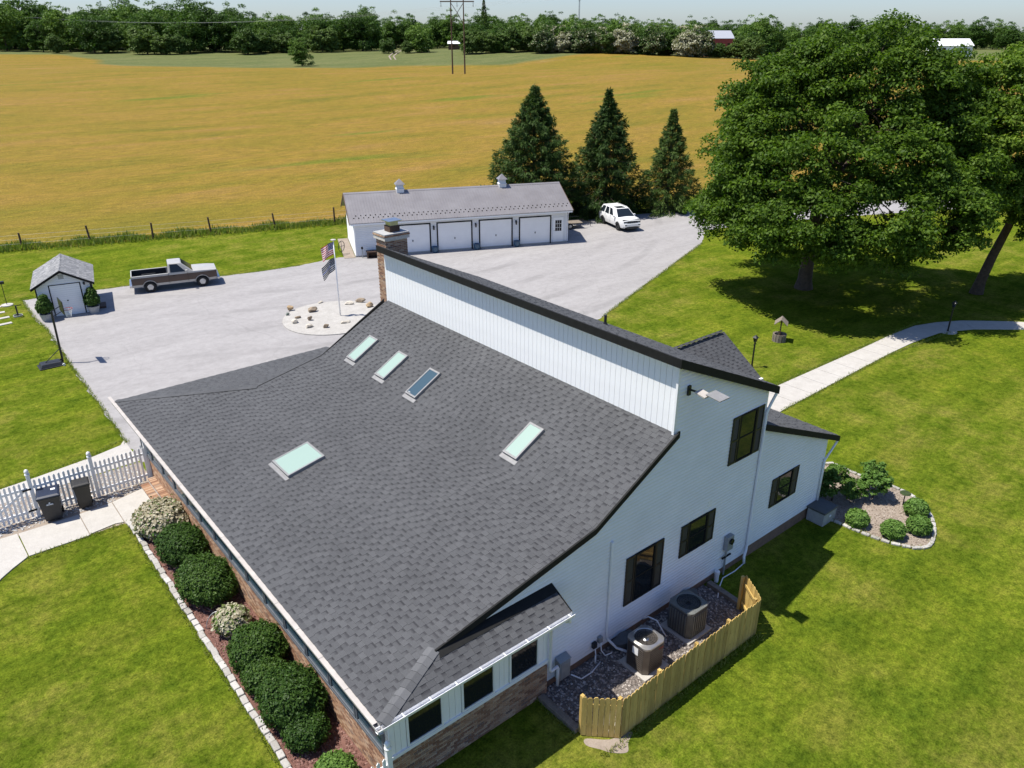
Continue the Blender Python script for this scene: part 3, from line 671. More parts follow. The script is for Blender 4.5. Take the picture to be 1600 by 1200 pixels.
# chimney
ch = MB(); ch.box(15.17, 16.15, 26.22, 26.95, 3.5, 8.62); ch = ch.build('chimney', 'mortar', **HW)
Rb = Matrix.Rotation(math.pi, 4, 'Z')
cbk = brick_field(lambda y, z: Matrix.Translation((15.16, y, z)) @ Rl, 26.21, 26.96, 5.3, 8.62, False) + brick_field(lambda x, z: Matrix.Translation((x, 26.21, z)), 15.16, 16.16, 5.8, 8.62, False) + brick_field(lambda y, z: Matrix.Translation((16.16, y, z)) @ Rr, 26.21, 26.96, 5.8, 8.62, False)
for off, z in ((.03, 8.62), (.06, 8.69), (.09, 8.76)):
    cbk += brick_field(lambda y, zz: Matrix.Translation((15.16-off, y, zz)) @ Rl, 26.21-off, 26.96+off, z, z+.068, False) + brick_field(lambda x, zz: Matrix.Translation((x, 26.21-off, zz)), 15.16-off, 16.16+off, z, z+.068, False)
m = MB()
for M, L, h in cbk:
    v = [M @ Vector(p) for p in ((-L/2,0,-h/2),(L/2,0,-h/2),(L/2,.02,-h/2),(-L/2,.02,-h/2),(-L/2,0,h/2),(L/2,0,h/2),(L/2,.02,h/2),(-L/2,.02,h/2))]
    m.add(v, [(0,1,5,4),(1,2,6,5),(3,0,4,7),(4,5,6,7),(0,3,2,1)])
me = bpy.data.meshes.new('brickwork'); me.from_pydata(m.v, [], m.f); me.materials.append(MATS['brick']); stuff(link('brickwork', me, ch))
m = MB(); m.box(15.09, 16.23, 26.14, 27.02, 8.625, 8.82); m.build('corbel_core', 'mortar', ch)
m = MB(); m.slab([(15.09, 26.14, 8.83), (16.23, 26.14, 8.83), (16.23, 27.02, 8.83), (15.09, 27.02, 8.83)], (0, 0, .05)); m.build('crown', 'pot_grey', ch, bevel=.01)
m = MB(); m.box(15.48, 15.95, 26.38, 26.80, 8.88, 9.12); m.build('flue', 'brown_wood', ch, bevel=.01)
m = MB(); m.box(15.53, 15.90, 26.42, 26.76, 9.12, 9.30); m.slab([(15.40, 26.30, 9.30), (16.03, 26.30, 9.30), (16.03, 26.88, 9.30), (15.40, 26.88, 9.30)], (0, 0, .03)); m.build('chimney_cap', 'steel', ch)
# vent pipe, wing
m = MB(); m.tube([(18.4, 17.3, 6.85), (18.4, 17.3, 7.25)], .05, 10); m.lathe([(.11, 0), (.07, .07), (.06, .12)], (18.4, 17.3, 6.87), 12); m.build('vent_pipe', 'black_plastic', **HW)
# brick entry steps
for i, (x0, x1, z) in enumerate(((5.16, 5.46, .17), (5.46, 5.715, .34))):
    st = MB(); st.box(x0+.006, x1-.002, 26.66, 28.84, 0, z-.012); st = st.build('step', 'mortar', **HW); y = 26.65; k = 0
    while y < 28.8:
        m = MB(); m.box(x0-.004, x1-.004, y+.004, y+.064, z-.06, z); m.build('brick', 'brick', st); y += .068
# small siding fittings
m = MB(); m.box(17.0, 17.22, YW-.03, YW-.01, 3.05, 3.28); m.build('siding_vent', 'white_vinyl', bevel=.01, **HW)

# ------------------------------------------------------------------ garage
GA = math.radians(-23.12)
gar = thing('garage', 'long low white garage with four doors, grey metal roof and two cupolas', 'garage', (28.4, 53.77, 0), GA)
GL, GD, GE, GR = 17.55, 6.6, 2.72, 4.36
m = MB(); m.slab([(.01, .02, 0), (.01, GD, 0), (.01, GD, GE), (.01, GD/2, GR-.08), (.01, .02, GE)], (GL-.02, 0, 0)); m.build('wall', 'white_siding', gar)
sd = MB(); siding(sd, [(0, .12), (GL, .12), (GL, GE), (0, GE)], lambda x, z, d: (x, .01-d, z), .14)
siding(sd, [(0, .12), (GD, .12), (GD, GE), (GD/2, GR-.1), (0, GE)], lambda x, z, d: (0-d, x, z), .14)
siding(sd, [(0, .12), (GD, .12), (GD, GE), (GD/2, GR-.1), (0, GE)], lambda x, z, d: (GL+d, x, z), .14); stuff(sd.build('siding', 'white_siding', gar))
m = MB(); m.box(-.06, GL+.06, -.03, GD, 0, .12); m.build('foundation', 'concrete', gar)
for x in (-.02, GL-.08): m = MB(); m.box(x, x+.1, -.03, .03, .12, GE-.02); m.build('corner_board', 'white_vinyl', gar)
rs = (GR-GE+.02)/(GD/2+.38); nrm = Vector((0, -rs, 1)).normalized()
zf = lambda v: GR - rs*abs(v-GD/2)
for s in (-1, 1):
    e = GD/2 + s*(GD/2+.40); m = MB()
    m.slab([(-.35, e, zf(e)), (GL+.40, e, zf(e)), (GL+.40, GD/2, GR), (-.35, GD/2, GR)], (0, 0, .045)); r = m.build('roof', 'garage_metal', gar)
    rb = MB(); x = -.33
    while x < GL+.38:
        rb.slab([(x, e, zf(e)+.045), (x+.035, e, zf(e)+.045), (x+.035, GD/2, GR+.045), (x, GD/2, GR+.045)], (0, 0, .025)); x += .228
    stuff(rb.build('roof_ribs', 'garage_metal', r))
    if s < 0:
        sg = MB()
        for k in range(47):
            for row in (0, 1):
                x = .05+k*.38+row*.19; v = e+.55+row*.28
                if x < GL+.2: sg.slab([(x-.045, v, zf(v)+.045), (x+.045, v, zf(v)+.045), (x+.03, v+.05, zf(v)+.045), (x-.03, v+.05, zf(v)+.045)], (0, 0, .075))
        stuff(sg.build('snow_guards', 'black_trim', r))
m = MB(); m.slab([(-.37, GD/2-.16, GR-.02), (GL+.42, GD/2-.16, GR-.02), (GL+.42, GD/2, GR+.075), (-.37, GD/2, GR+.075)], (0, 0, .02)); m.slab([(-.37, GD/2, GR+.075), (GL+.42, GD/2, GR+.075), (GL+.42, GD/2+.16, GR-.02), (-.37, GD/2+.16, GR-.02)], (0, 0, .02)); m.build('ridge_cap', 'garage_metal', gar)
for x in (-.40, GL+.40):
    for s in (-1, 1):
        e = GD/2 + s*(GD/2+.40); m = MB(); m.slab([(x, e, zf(e)-.10), (x, GD/2, GR-.10), (x, GD/2, GR+.06), (x, e, zf(e)+.06)], (.045, 0, 0)); m.build('verge_trim', 'brown_wood', gar)
m = MB(); m.box(-.30, GL+.35, -.385, -.34, GE-.16, GE-.02); m.build('fascia', 'white_paint', gar)
m = MB(); m.box(-.30, GL+.35, -.34, .0, GE-.05, GE-.03); m.build('soffit', 'white_paint', gar)
for k, (a, b) in enumerate(((3.15, 5.9), (6.58, 9.32), (10.06, 12.72), (13.46, 16.07))):
    m = MB()
    m.box(a-.10, a, -.05, 0, 0, 2.36); m.box(b, b+.10, -.05, 0, 0, 2.36); m.box(a, b, -.05, 0, 2.26, 2.36)
    d = m.build('garage_door', 'black_trim', gar)
    for i in range(4):
        z = .03+i*.557; m = MB(); m.box(a+.008, b-.008, -.022, .004, z+.004, z+.553); m.build('door_panel', 'white_paint', d, bevel=.006)
    m = MB(); m.box((a+b)/2-.02, (a+b)/2+.02, -.06, -.02, .92, 1.08); m.box((a+b)/2-.05, (a+b)/2+.05, -.05, -.02, .99, 1.02); m.build('handle', 'black_trim', d)
m = MB(); m.box(16.36, 17.24, -.035, .0, .1, 2.14); d = m.build('door', 'white_paint', gar)
for i in range(3):
    for j in range(3): m = MB(); m.box(16.53+j*.19, 16.53+j*.19+.165, -.045, -.034, 1.0+i*.31, 1.0+i*.31+.28); m.build('pane', 'dark_glass', d)
m = MB(); m.lathe([(.0, 0), (.03, .01), (.03, .03), (0, .04)], (16.44, -.06, 1.05), 8); m.build('knob', 'black_trim', d)
for x in (6.24, 9.69, 13.1):
    m = MB(); m.box(x-.05, x+.05, -.05, .0, 1.95, 2.12); m.tube([(x, -.04, 2.08), (x, -.14, 2.1)], .015, 6); m.lathe([(.03, .20), (.075, .12), (.06, -.1), (.03, -.14)], (x, -.15, 1.92), 8); m.build('wall_lamp', 'lamp_black', gar)
for x in (4.2, 12.85):
    z = GR+.02; m = MB(); m.box(x-.30, x+.30, GD/2-.30, GD/2+.30, z-.22, z+.22); c = m.build('cupola', 'white_paint', gar)
    m = MB(); m.box(x-.34, x+.34, GD/2-.34, GD/2+.34, z+.16, z+.20); m.build('cupola_trim', 'white_paint', c)
    for s in range(4):
        q = Matrix.Rotation(s*math.pi/2, 4, 'Z')
        for k in range(5):
            m = MB(); z1 = z+.24+k*.06; m.add([q @ Vector(p) + Vector((x, GD/2, 0)) for p in ((-.26, -.29, z1), (.26, -.29, z1), (.26, -.26, z1+.05), (-.26, -.26, z1+.05), (-.26, -.28, z1-.01), (.26, -.28, z1-.01))], [(0,1,2,3),(0,4,5,1)]); m.build('louvre', 'white_paint', c)
    m = MB(); m.box(x-.255, x+.255, GD/2-.255, GD/2+.255, z+.2, z+.55); m.build('cupola_body', 'white_paint', c)
    m = MB(); b4 = [(x-.40, GD/2-.40, z+.55), (x+.40, GD/2-.40, z+.55), (x+.40, GD/2+.40, z+.55), (x-.40, GD/2+.40, z+.55)]
    m.add(b4+[(x, GD/2, z+.98)], [(3,2,1,0),(0,1,4),(1,2,4),(2,3,4),(3,0,4)]); m.build('cupola_roof', 'garage_metal', c)
m = MB(); m.tube([(17.62, -.36, 2.6), (17.62, -.08, 2.4), (17.62, -.06, .1)], .04, 8); m.build('downspout', 'white_vinyl', gar)
GM = Matrix.Translation((28.4, 53.77, 0)) @ Matrix.Rotation(GA, 4, 'Z')
def gl(x, y, z=0): return tuple(GM @ Vector((x, y, z)))
pot_lab = ['blue glazed pot between the first and second garage doors from the bench', 'blue glazed pot between the two middle garage doors', 'blue glazed pot beside the garage door next to the small glazed door']
for lab, x in zip(pot_lab, (6.24, 9.69, 13.1)):
    t = thing('flower_pot', lab, 'pot', gl(x, -.32), 0, 'blue pots along the garage front')
    m = MB(); m.lathe([(.15, 0), (.24, .12), (.27, .30), (.25, .40), (.29, .43), (.29, .48), (.24, .48), (.23, .40), (0, .38)], n=18); m.build('pot', 'blue_pot', t, smooth=True)
    m = MB(); m.lathe([(.23, .36), (.23, .40), (0, .42)], n=14); m.build('soil', 'soil', t)
b = thing('wooden_bench', 'dark brown wooden storage bench with open front against the garage wall', 'bench', gl(1.6, -.45), GA)
m = MB(); m.box(-.85, .85, -.28, .28, .46, .54); m.build('seat', 'brown_wood', b)
for x in (-.8, .72): m = MB(); m.box(x, x+.08, -.26, .26, 0, .46); m.build('side_panel', 'brown_wood', b)
m = MB(); m.box(-.72, .72, .2, .24, 0, .46); m.build('back_panel', 'brown_wood', b)
m = MB(); m.box(-.72, .72, -.25, .2, .03, .07); m.build('shelf', 'brown_wood', b)
b = thing('hydrant_post', 'small yard hydrant post with black handle beside the brown bench', 'hydrant', gl(.45, -.4))
m = MB(); m.tube([(0, 0, 0), (0, 0, .75)], .035, 8); m.build('pipe', 'grey_metal', b); m = MB(); m.box(-.06, .06, -.05, .05, .72, .9); m.build('head', 'black_trim', b)
b = thing('garden_hoop', 'round black metal hoop ornament on a stake beside the garage corner', 'ornament', (27.9, 55.2, 0), .5)
m = MB(); m.tube([(.42*math.cos(t), 0, .68+.42*math.sin(t)) for t in np.linspace(0, 2*math.pi, 25)], .025, 6, False); m.build('hoop', 'lamp_black', b)
m = MB(); m.tube([(0, 0, 0), (0, 0, 1.1)], .02, 6); m.tube([(-.42, 0, .68), (.42, 0, .68)], .018, 6); m.build('stake', 'lamp_black', b)
b = thing('garden_kerb', 'light concrete strip along the left side of the garage', 'kerb', gl(-.5, 3)); m = MB(); m.slab([gl(-.95, -.2), gl(-.1, -.2), gl(-.1, 6.4), (gl(-.95, 6.4))], (0, 0, .035)); m.build('strip', 'gravel_pink', b, True)

# ------------------------------------------------------------------ shed
SA = math.radians(-12.22)
shed = thing('shed', 'small white garden shed with grey shingle gable roof and double door', 'shed', (6.35, 53.37, 0), SA)
SW, SD, SE, SP = 2.92, 4.0, 2.05, 2.86
m = MB(); m.slab([(0, 0, 0), (SW, 0, 0), (SW, 0, SE), (SW/2, 0, SP-.05), (0, 0, SE)], (0, SD, 0)); m.build('wall', 'white_siding', shed)
sd = MB(); siding(sd, [(0, 0), (SW, 0), (SW, SE), (SW/2, SP-.06), (0, SE)], lambda x, z, d: (x, -.004-d, z), .13); siding(sd, [(0, 0), (SD, 0), (SD, SE), (0, SE)], lambda x, z, d: (-.004-d, x, z), .13); stuff(sd.build('siding', 'white_siding', shed))
ss = (SP-SE)/(SW/2); te = []; bs, dk = MB(), MB(); sb_ = (MB(), MB())
for s in (0, 1):
    O = (-.28, -.28, SE-.28*ss+.04) if s == 0 else (SW+.28, SD+.28, SE-.28*ss+.04); U = (0, 1, 0) if s == 0 else (0, -1, 0); S = (1, 0, ss) if s == 0 else (-1, 0, ss)
    roof_plane(O, U, S, [(0, 0), (SD+.56, 0), (SD+.56, (SW/2+.28)*math.hypot(1, ss)), (0, (SW/2+.28)*math.hypot(1, ss))], bs, dk, te, seed=20+s, bands=sb_)
island('shed_shingle', [(0, (.20, .20, .205)), (.5, (.26, .26, .262)), (1, (.33, .325, .32))], grain=30, gvar=.2); island('shed_base', [(0, (.15, .15, .155)), (1, (.2, .2, .2))], grain=30, gvar=.2)
r = dk.build('roof', 'shed_base', shed); stuff(bs.build('shingle_course', 'shed_base', r)); merged_teeth('shingles', te, r, 'shed_shingle', False)
for p, q in (((-.28, SE-.28*ss), (SW/2, SP)), ((SW/2, SP), (SW+.28, SE-.28*ss))):
    m = MB(); m.slab([(p[0], -.30, p[1]+.03), (q[0], -.30, q[1]+.03), (q[0], -.30, q[1]-.11), (p[0], -.30, p[1]-.11)], (0, .04, 0)); m.build('verge_board', 'black_trim', shed)
m = MB(); m.box(.66, .72, -.045, -.01, 0, 2.0); m.box(2.36, 2.42, -.045, -.01, 0, 2.0); m.box(.72, 2.36, -.045, -.01, 1.95, 2.0); d = m.build('shed_door', 'black_trim', shed)
for a, b in ((.725, 1.535), (1.545, 2.355)):
    m = MB(); m.box(a, b, -.03, -.008, .03, 1.945); lf = m.build('door_leaf', 'white_paint', d, bevel=.006)
m = MB(); m.box(1.50, 1.58, -.06, -.03, .9, .96); m.build('handle', 'black_trim', d)
m = MB(); m.box(SW/2-.15, SW/2+.15, -.04, -.015, 2.3, 2.58); m.build('gable_vent', 'grey_metal', shed, bevel=.01)
m = MB(); m.lathe([(.05, .1), (.07, 0), (.03, -.1)], (2.62, -.1, 1.9), 8); m.build('wall_lamp', 'lamp_black', shed)
for x in (-.10, SW+.01): m = MB(); m.box(x, x+.09, .15, 1.0, .25, 1.75); m.build('side_shutter', 'black_shutter', shed, bevel=.01)
m = MB(); m.box(SW+.12, SW+.62, .4, 1.4, .0, .12); m.build('ramp', 'brown_wood', shed)
SM = Matrix.Translation((6.35, 53.37, 0)) @ Matrix.Rotation(SA, 4, 'Z')
def sh(x, y, z=0): return tuple(SM @ Vector((x, y, z)))

# ------------------------------------------------------------------ vehicles
def wheel(parent, x, y, r, w, rim, side, spokes=5):
    m = MB(); n = 28; prof = [(r*.56, -w/2), (r*.90, -w/2), (r, -w*.36), (r, w*.36), (r*.90, w/2), (r*.56, w/2), (r*.54, 0)]
    vs = [(x+a*math.cos(2*math.pi*j/n), y+b, r+a*math.sin(2*math.pi*j/n)) for a, b in prof for j in range(n)]
    k = len(prof); m.add(vs, [(i*n+j, i*n+(j+1) % n, ((i+1) % k)*n+(j+1) % n, ((i+1) % k)*n+j) for i in range(k) for j in range(n)])
    t = m.build('wheel', 'rubber', parent, smooth=True)
    m = MB(); yo = y + side*w*.30
    m.add([(x+r*.56*math.cos(2*math.pi*j/n), yo-side*.03, r+r*.56*math.sin(2*math.pi*j/n)) for j in range(n)], [tuple(range(n))])
    for s in range(spokes):
        a = 2*math.pi*s/spokes+.3; c = (x+r*.32*math.cos(a), yo, r+r*.32*math.sin(a)); M = Matrix.Rotation(-a, 3, 'Y'); m.cbox(c, (r*.60, .035, r*.24), M)
    m.cbox((x, yo+side*.01, r), (r*.3, .05, r*.3)); m.build('rim', rim, t); return t
def skin(m, xs, zlo, ztop, bands, yf, mi, sides):
    """both body sides as vertical strips between wheel arches and the shoulder line"""
    for s in sides:
        for xa, xb in zip(xs, xs[1:]):
            cuts = lambda x: [zlo(x)] + [min(max(b, zlo(x)), ztop(x)) for b in bands] + [ztop(x)]
            ca, cb = cuts(xa), cuts(xb)
            for k in range(len(ca)-1):
                if ca[k+1]-ca[k] < 1e-4 and cb[k+1]-cb[k] < 1e-4: continue
                n = 3 if ca[k+1]-ca[k] > .2 else 1
                for i in range(n):
                    q = [(xa, ca[k]+(ca[k+1]-ca[k])*i/n), (xb, cb[k]+(cb[k+1]-cb[k])*i/n), (xb, cb[k]+(cb[k+1]-cb[k])*(i+1)/n), (xa, ca[k]+(ca[k+1]-ca[k])*(i+1)/n)]
                    m.mi = mi[k]; m.add([(x, s*yf(x, z), z) for x, z in q], [(0, 1, 2, 3)])
    m.mi = 0
def arch(x, cs, r, z0):
    z = z0
    for c in cs:
        if abs(x-c) < r: z = max(z, .36+math.sqrt(max(0, r*r-(x-c)**2))*.98)
    return z
def panel(m, q, mg, off):
    """inset copy of a quad pushed out along its normal"""
    P = [Vector(p) for p in q]; c = sum(P, Vector())/4; n = (P[1]-P[0]).cross(P[3]-P[0]).normalized()
    m.slab([p + (c-p).normalized()*mg + n*off*.2 for p in P], n*off)
def greenhouse(parent, bx, rx, by, ry, zb, zr, mat, splits, nm='cab'):
    B = [(bx[0], -by, zb), (bx[1], -by, zb), (bx[1], by, zb), (bx[0], by, zb)]; T = [(rx[0], -ry, zr), (rx[1], -ry, zr), (rx[1], ry, zr), (rx[0], ry, zr)]
    m = MB(); m.add(B+T, [(4,5,6,7),(0,1,5,4),(1,2,6,5),(2,3,7,6),(3,0,4,7)]); 
    c = m.build(nm, mat, parent, bevel=.05)
    L = lambda a, b, t: tuple(a[k]+(b[k]-a[k])*t for k in range(3))
    m = MB(); panel(m, (B[1], B[2], T[2], T[1]), .10, .012); m.build('windscreen', 'car_glass', c)
    m = MB(); panel(m, (B[3], B[0], T[0], T[3]), .13, .012); m.build('rear_window', 'car_glass', c)
    for lo, hi, (i, j) in ((B, T, (0, 1)), (B, T, (2, 3))):
        for t0, t1 in splits:
            if i == 2: t0, t1 = 1-t1, 1-t0
            m = MB(); panel(m, (L(lo[i], lo[j], t0), L(lo[i], lo[j], t1), L(hi[i], hi[j], t1), L(hi[i], hi[j], t0)), .075, .012); m.build('side_window', 'car_glass', c)
    return c
def frange(a, b, n): return [a+(b-a)*i/n for i in range(n+1)]
# --- pickup
pk = thing('pickup_truck', 'two-tone silver and dark brown regular cab pickup with open bed on the driveway', 'truck', (14.93, 55.02, 0), math.atan2(-.252, .968))
Lr, Lf = -2.72, 2.72; ax = (-1.62, 1.72)
ztp = lambda x: 1.18 if x < .85 else 1.18-.03*(x-.85)-.05*max(0, x-2.1)
yf = lambda x, z: .955 - .045*((z-.8)/.4)**2 - (.10*max(0, (x-2.2)/.5)**2 if x > 2.2 else 0)
for s in (-1, 1): m = MB(); skin(m, frange(Lr, Lf, 72), lambda x: arch(x, ax, .46, .44), ztp, (.60, 1.06), yf, (1, 0, 1), (s,)); m.build('body_side', ['truck_brown', 'truck_silver'], pk)
m = MB(); xs = frange(.80, Lf, 8); ys = frange(-1, 1, 8)
m.add([(x, v*yf(x, ztp(x)), ztp(x)+.055*(1-v*v)*(1-max(0, (x-2.3)/.6)**2)) for x in xs for v in ys], [(i*9+j, i*9+j+1, (i+1)*9+j+1, (i+1)*9+j) for i in range(8) for j in range(8)]); m.build('bonnet', 'truck_silver', pk, smooth=True)
m = MB(); m.box(Lf-.03, Lf+.0, -.84, .84, .55, 1.05); fr = m.build('front_panel', 'truck_brown', pk)
m = MB(); m.box(Lf, Lf+.03, -.5, .5, .72, 1.0); m.build('grille', 'black_trim', pk)
for y in (-.68, .68): m = MB(); m.box(Lf-.01, Lf+.03, y-.15, y+.15, .78, 1.0); m.build('headlight', 'steel', pk, bevel=.01)
m = MB(); m.box(Lf-.02, Lf+.16, -.93, .93, .42, .60); m.build('front_bumper', 'steel', pk, bevel=.04)
m = MB(); m.box(Lr-.16, Lr+.02, -.93, .93, .44, .60); m.build('rear_bumper', 'steel', pk, bevel=.03)
m = MB(); m.box(Lr, Lr+.05, -.90, .90, .58, 1.17); m.build('tailgate', 'truck_brown', pk)
m = MB(); m.box(Lr+.05, -.42, -.80, .80, .62, .66)
for s in (-1, 1): m.box(Lr+.05, -.42, s*.82-.02, s*.82+.02, .66, 1.16)
m.box(-.46, -.42, -.8, .8, .66, 1.16)
for x in (-1.62,):
    for s in (-1, 1): m.box(x-.45, x+.45, s*.68-.14, s*.68+.14, .66, .90)
m.build('bed_liner', 'black_plastic', pk)
m = MB()
for s in (-1, 1): m.box(Lr, -.40, s*.88-.065, s*.88+.065, 1.165, 1.195)
m.box(Lr, Lr+.07, -.9, .9, 1.165, 1.195); m.build('bed_rail', 'truck_silver', pk, bevel=.01)
m = MB(); m.box(-.40, .85, -.90, .90, .5, 1.18); m.box(Lr+.1, Lf-.1, -.78, .78, .40, .58); m.build('floor_pan', 'black_plastic', pk)
greenhouse(pk, (-.40, 1.22), (-.32, .50), .90, .70, 1.17, 1.78, 'truck_silver', ((.06, .74),))
for s in (-1, 1):
    m = MB(); m.box(.72, .86, s*1.06-.10, s*1.06+.10, 1.16, 1.34); m.build('wing_mirror', 'truck_silver', pk, bevel=.02)
    m = MB(); m.box(-.12, .02, s*.955-.012, s*.955+.012, .98, 1.02); m.build('door_handle', 'black_trim', pk)
    m = MB(); m.box(.83, .842, s*.945-.012, s*.945+.012, .5, 1.16); m.box(-.385, -.37, s*.945-.012, s*.945+.012, .5, 1.16); m.build('door_gap', 'black_trim', pk)
    for x in ax: wheel(pk, x, s*.83, .365, .24, 'steel', s)
    m = MB(); m.tube([(ax[0]+.47*math.cos(t), s*.955, .36+.47*math.sin(t)) for t in np.linspace(.05, math.pi-.05, 15)], .022, 5); m.tube([(ax[1]+.47*math.cos(t), s*.955, .36+.47*math.sin(t)) for t in np.linspace(.05, math.pi-.05, 15)], .022, 5); m.build('arch_trim', 'truck_silver', pk)
# --- sport utility
sv = thing('suv_car', 'white sport utility car with black wheels and dark glass beside the spruces', 'car', (52.33, 48.14, 0), math.atan2(-.947, -.32))
Lr, Lf = -2.38, 2.40; ax = (-1.46, 1.46)
ztp = lambda x: 1.10 if x < .9 else 1.10-.05*(x-.9)-.10*max(0, x-1.9)
yf = lambda x, z: .96 - .05*((z-.75)/.35)**2 - (.16*max(0, (x-1.8)/.6)**2 if x > 1.8 else 0) - (.08*max(0, (-1.9-x)/.5)**2 if x < -1.9 else 0)
for s in (-1, 1): m = MB(); skin(m, frange(Lr, Lf, 72), lambda x: arch(x, ax, .45, .34), ztp, (.46,), yf, (1, 0), (s,)); m.build('body_side', ['car_white', 'car_white'], sv)
m = MB(); xs = frange(.85, Lf, 8); m.add([(x, v*yf(x, ztp(x)), ztp(x)+.06*(1-v*v)*(1-max(0, (x-2.0)/.6)**2)) for x in xs for v in ys], [(i*9+j, i*9+j+1, (i+1)*9+j+1, (i+1)*9+j) for i in range(8) for j in range(8)]); m.build('bonnet', 'car_white', sv, smooth=True)
m = MB(); m.slab([(Lf, -.78, .42), (Lf, .78, .42), (Lf, .78, .98), (Lf, -.78, .98)], (.03, 0, 0)); m.build('front_panel', 'car_white', sv, bevel=.015)
m = MB(); m.box(Lf+.02, Lf+.05, -.52, .52, .80, .95); m.build('grille', 'black_trim', sv)
for i in range(7): m = MB(); m.box(Lf+.045, Lf+.06, -.50+i*.145, -.50+i*.145+.11, .82, .93); m.build('grille_slot', 'black_plastic', sv)
for y in (-.68, .68): m = MB(); m.box(Lf-.05, Lf+.04, y-.14, y+.14, .83, .95); m.build('headlight', 'car_glass', sv, bevel=.015)
m = MB(); m.box(Lf+.0, Lf+.12, -.80, .80, .50, .74); m.build('front_bumper', 'car_white', sv, bevel=.04)
m = MB(); m.box(Lf+.0, Lf+.10, -.55, .55, .28, .46); m.build('air_intake', 'black_plastic', sv, bevel=.02)
for y in (-.66, .66): m = MB(); m.box(Lf+.10, Lf+.13, y-.10, y+.10, .60, .66); m.build('fog_lamp', 'black_trim', sv)
m = MB(); m.box(Lr-.08, Lr+.06, -.86, .86, .38, 1.10); m.build('tailgate', 'car_white', sv, bevel=.04)
m = MB(); m.box(Lr+.1, Lf-.1, -.82, .82, .30, 1.05); m.build('floor_pan', 'black_plastic', sv)
greenhouse(sv, (Lr+.02, 1.28), (-1.95, .42), .91, .68, 1.09, 1.72, 'car_white', ((.05, .30), (.32, .56), (.58, .80)))
m = MB(); m.box(-.45, .30, -.42, .42, 1.722, 1.734); m.build('sunroof', 'car_glass', sv)
for s in (-1, 1):
    m = MB(); m.box(.78, .92, s*1.04-.09, s*1.04+.09, 1.08, 1.24); m.build('wing_mirror', 'car_white', sv, bevel=.025)
    m = MB(); m.tube([(-1.85, s*.62, 1.73), (-1.7, s*.63, 1.77), (.1, s*.63, 1.77), (.3, s*.62, 1.73)], .018, 6); m.build('roof_rail', 'car_white', sv)
    for x in (-.75, .35): m = MB(); m.box(x-.09, x+.09, s*.955-.012, s*.955+.012, .92, .955); m.build('door_handle', 'car_white', sv)
    for x in (-1.02, -.0, 1.0): m = MB(); m.box(x, x+.01, s*.945-.013, s*.945+.013, .48, 1.08); m.build('door_gap', 'black_trim', sv)
    for x in ax: wheel(sv, x, s*.84, .375, .25, 'black_plastic', s)

# ------------------------------------------------------------------ flagpole with two flags, island stones
fp = thing('flagpole', 'tall white flagpole standing in the gravel island', 'flagpole', (20.7, 41.94, .05))
m = MB(); m.tube([(0, 0, 0), (0, 0, 4.75)], [.045, .03], 10); m.build('pole', 'white_vinyl', fp, smooth=True)
m = MB(); m.lathe([(.0, 0), (.16, .02), (.16, .05), (.0, .09)], (0, 0, 4.75), 12); m.build('finial', 'beige_guard', fp)
def flagmat(name, pal):
    m, n, l, b = newmat(name); uv = n.new('ShaderNodeUVMap'); uv.uv_map = 'UVMap'; sp = n.new('ShaderNodeSeparateXYZ'); l.new(uv.outputs[0], sp.inputs[0])
    st = mathn(n, l, 'MODULO', mathn(n, l, 'FLOOR', mathn(n, l, 'MULTIPLY', sp.outputs[1], 13)), 2)
    c = mixc(n, l, mathn(n, l, 'GREATER_THAN', st, .5), pal[0], pal[1])
    if len(pal) > 3:
        row = mathn(n, l, 'FLOOR', mathn(n, l, 'MULTIPLY', sp.outputs[1], 13)); c = mixc(n, l, mathn(n, l, 'COMPARE', row, 6), c, pal[3])
    can = mathn(n, l, 'MULTIPLY', mathn(n, l, 'LESS_THAN', sp.outputs[0], .4), mathn(n, l, 'GREATER_THAN', sp.outputs[1], .4615))
    fx = mathn(n, l, 'SUBTRACT', mathn(n, l, 'FRACT', mathn(n, l, 'MULTIPLY', sp.outputs[0], 15)), .5); fy = mathn(n, l, 'SUBTRACT', mathn(n, l, 'FRACT', mathn(n, l, 'MULTIPLY', sp.outputs[1], 9.3)), .5)
    d = mathn(n, l, 'SQRT', mathn(n, l, 'ADD', mathn(n, l, 'MULTIPLY', fx, fx), mathn(n, l, 'MULTIPLY', fy, fy)))
    blue = mixc(n, l, mathn(n, l, 'LESS_THAN', d, .24), pal[2], (.7, .7, .7))
    l.new(mixc(n, l, can, c, blue), b.inputs['Base Color']); b.inputs['Roughness'].default_value = .8
    t = n.new('ShaderNodeBsdfTranslucent'); l.new(mixc(n, l, can, c, blue), t.inputs[0]); mx = n.new('ShaderNodeMixShader'); mx.inputs[0].default_value = .3
    l.new(b.outputs[0], mx.inputs[1]); l.new(t.outputs[0], mx.inputs[2]); l.new(mx.outputs[0], n['Material Output'].inputs[0]); MATS[name] = m
flagmat('flag_red', [(.45, .03, .04), (.72, .70, .68), (.02, .03, .12)]); flagmat('flag_black', [(.015, .015, .02), (.60, .58, .56), (.012, .015, .03), (.02, .06, .30)])
RV = Vector((FY, -FX, 0))
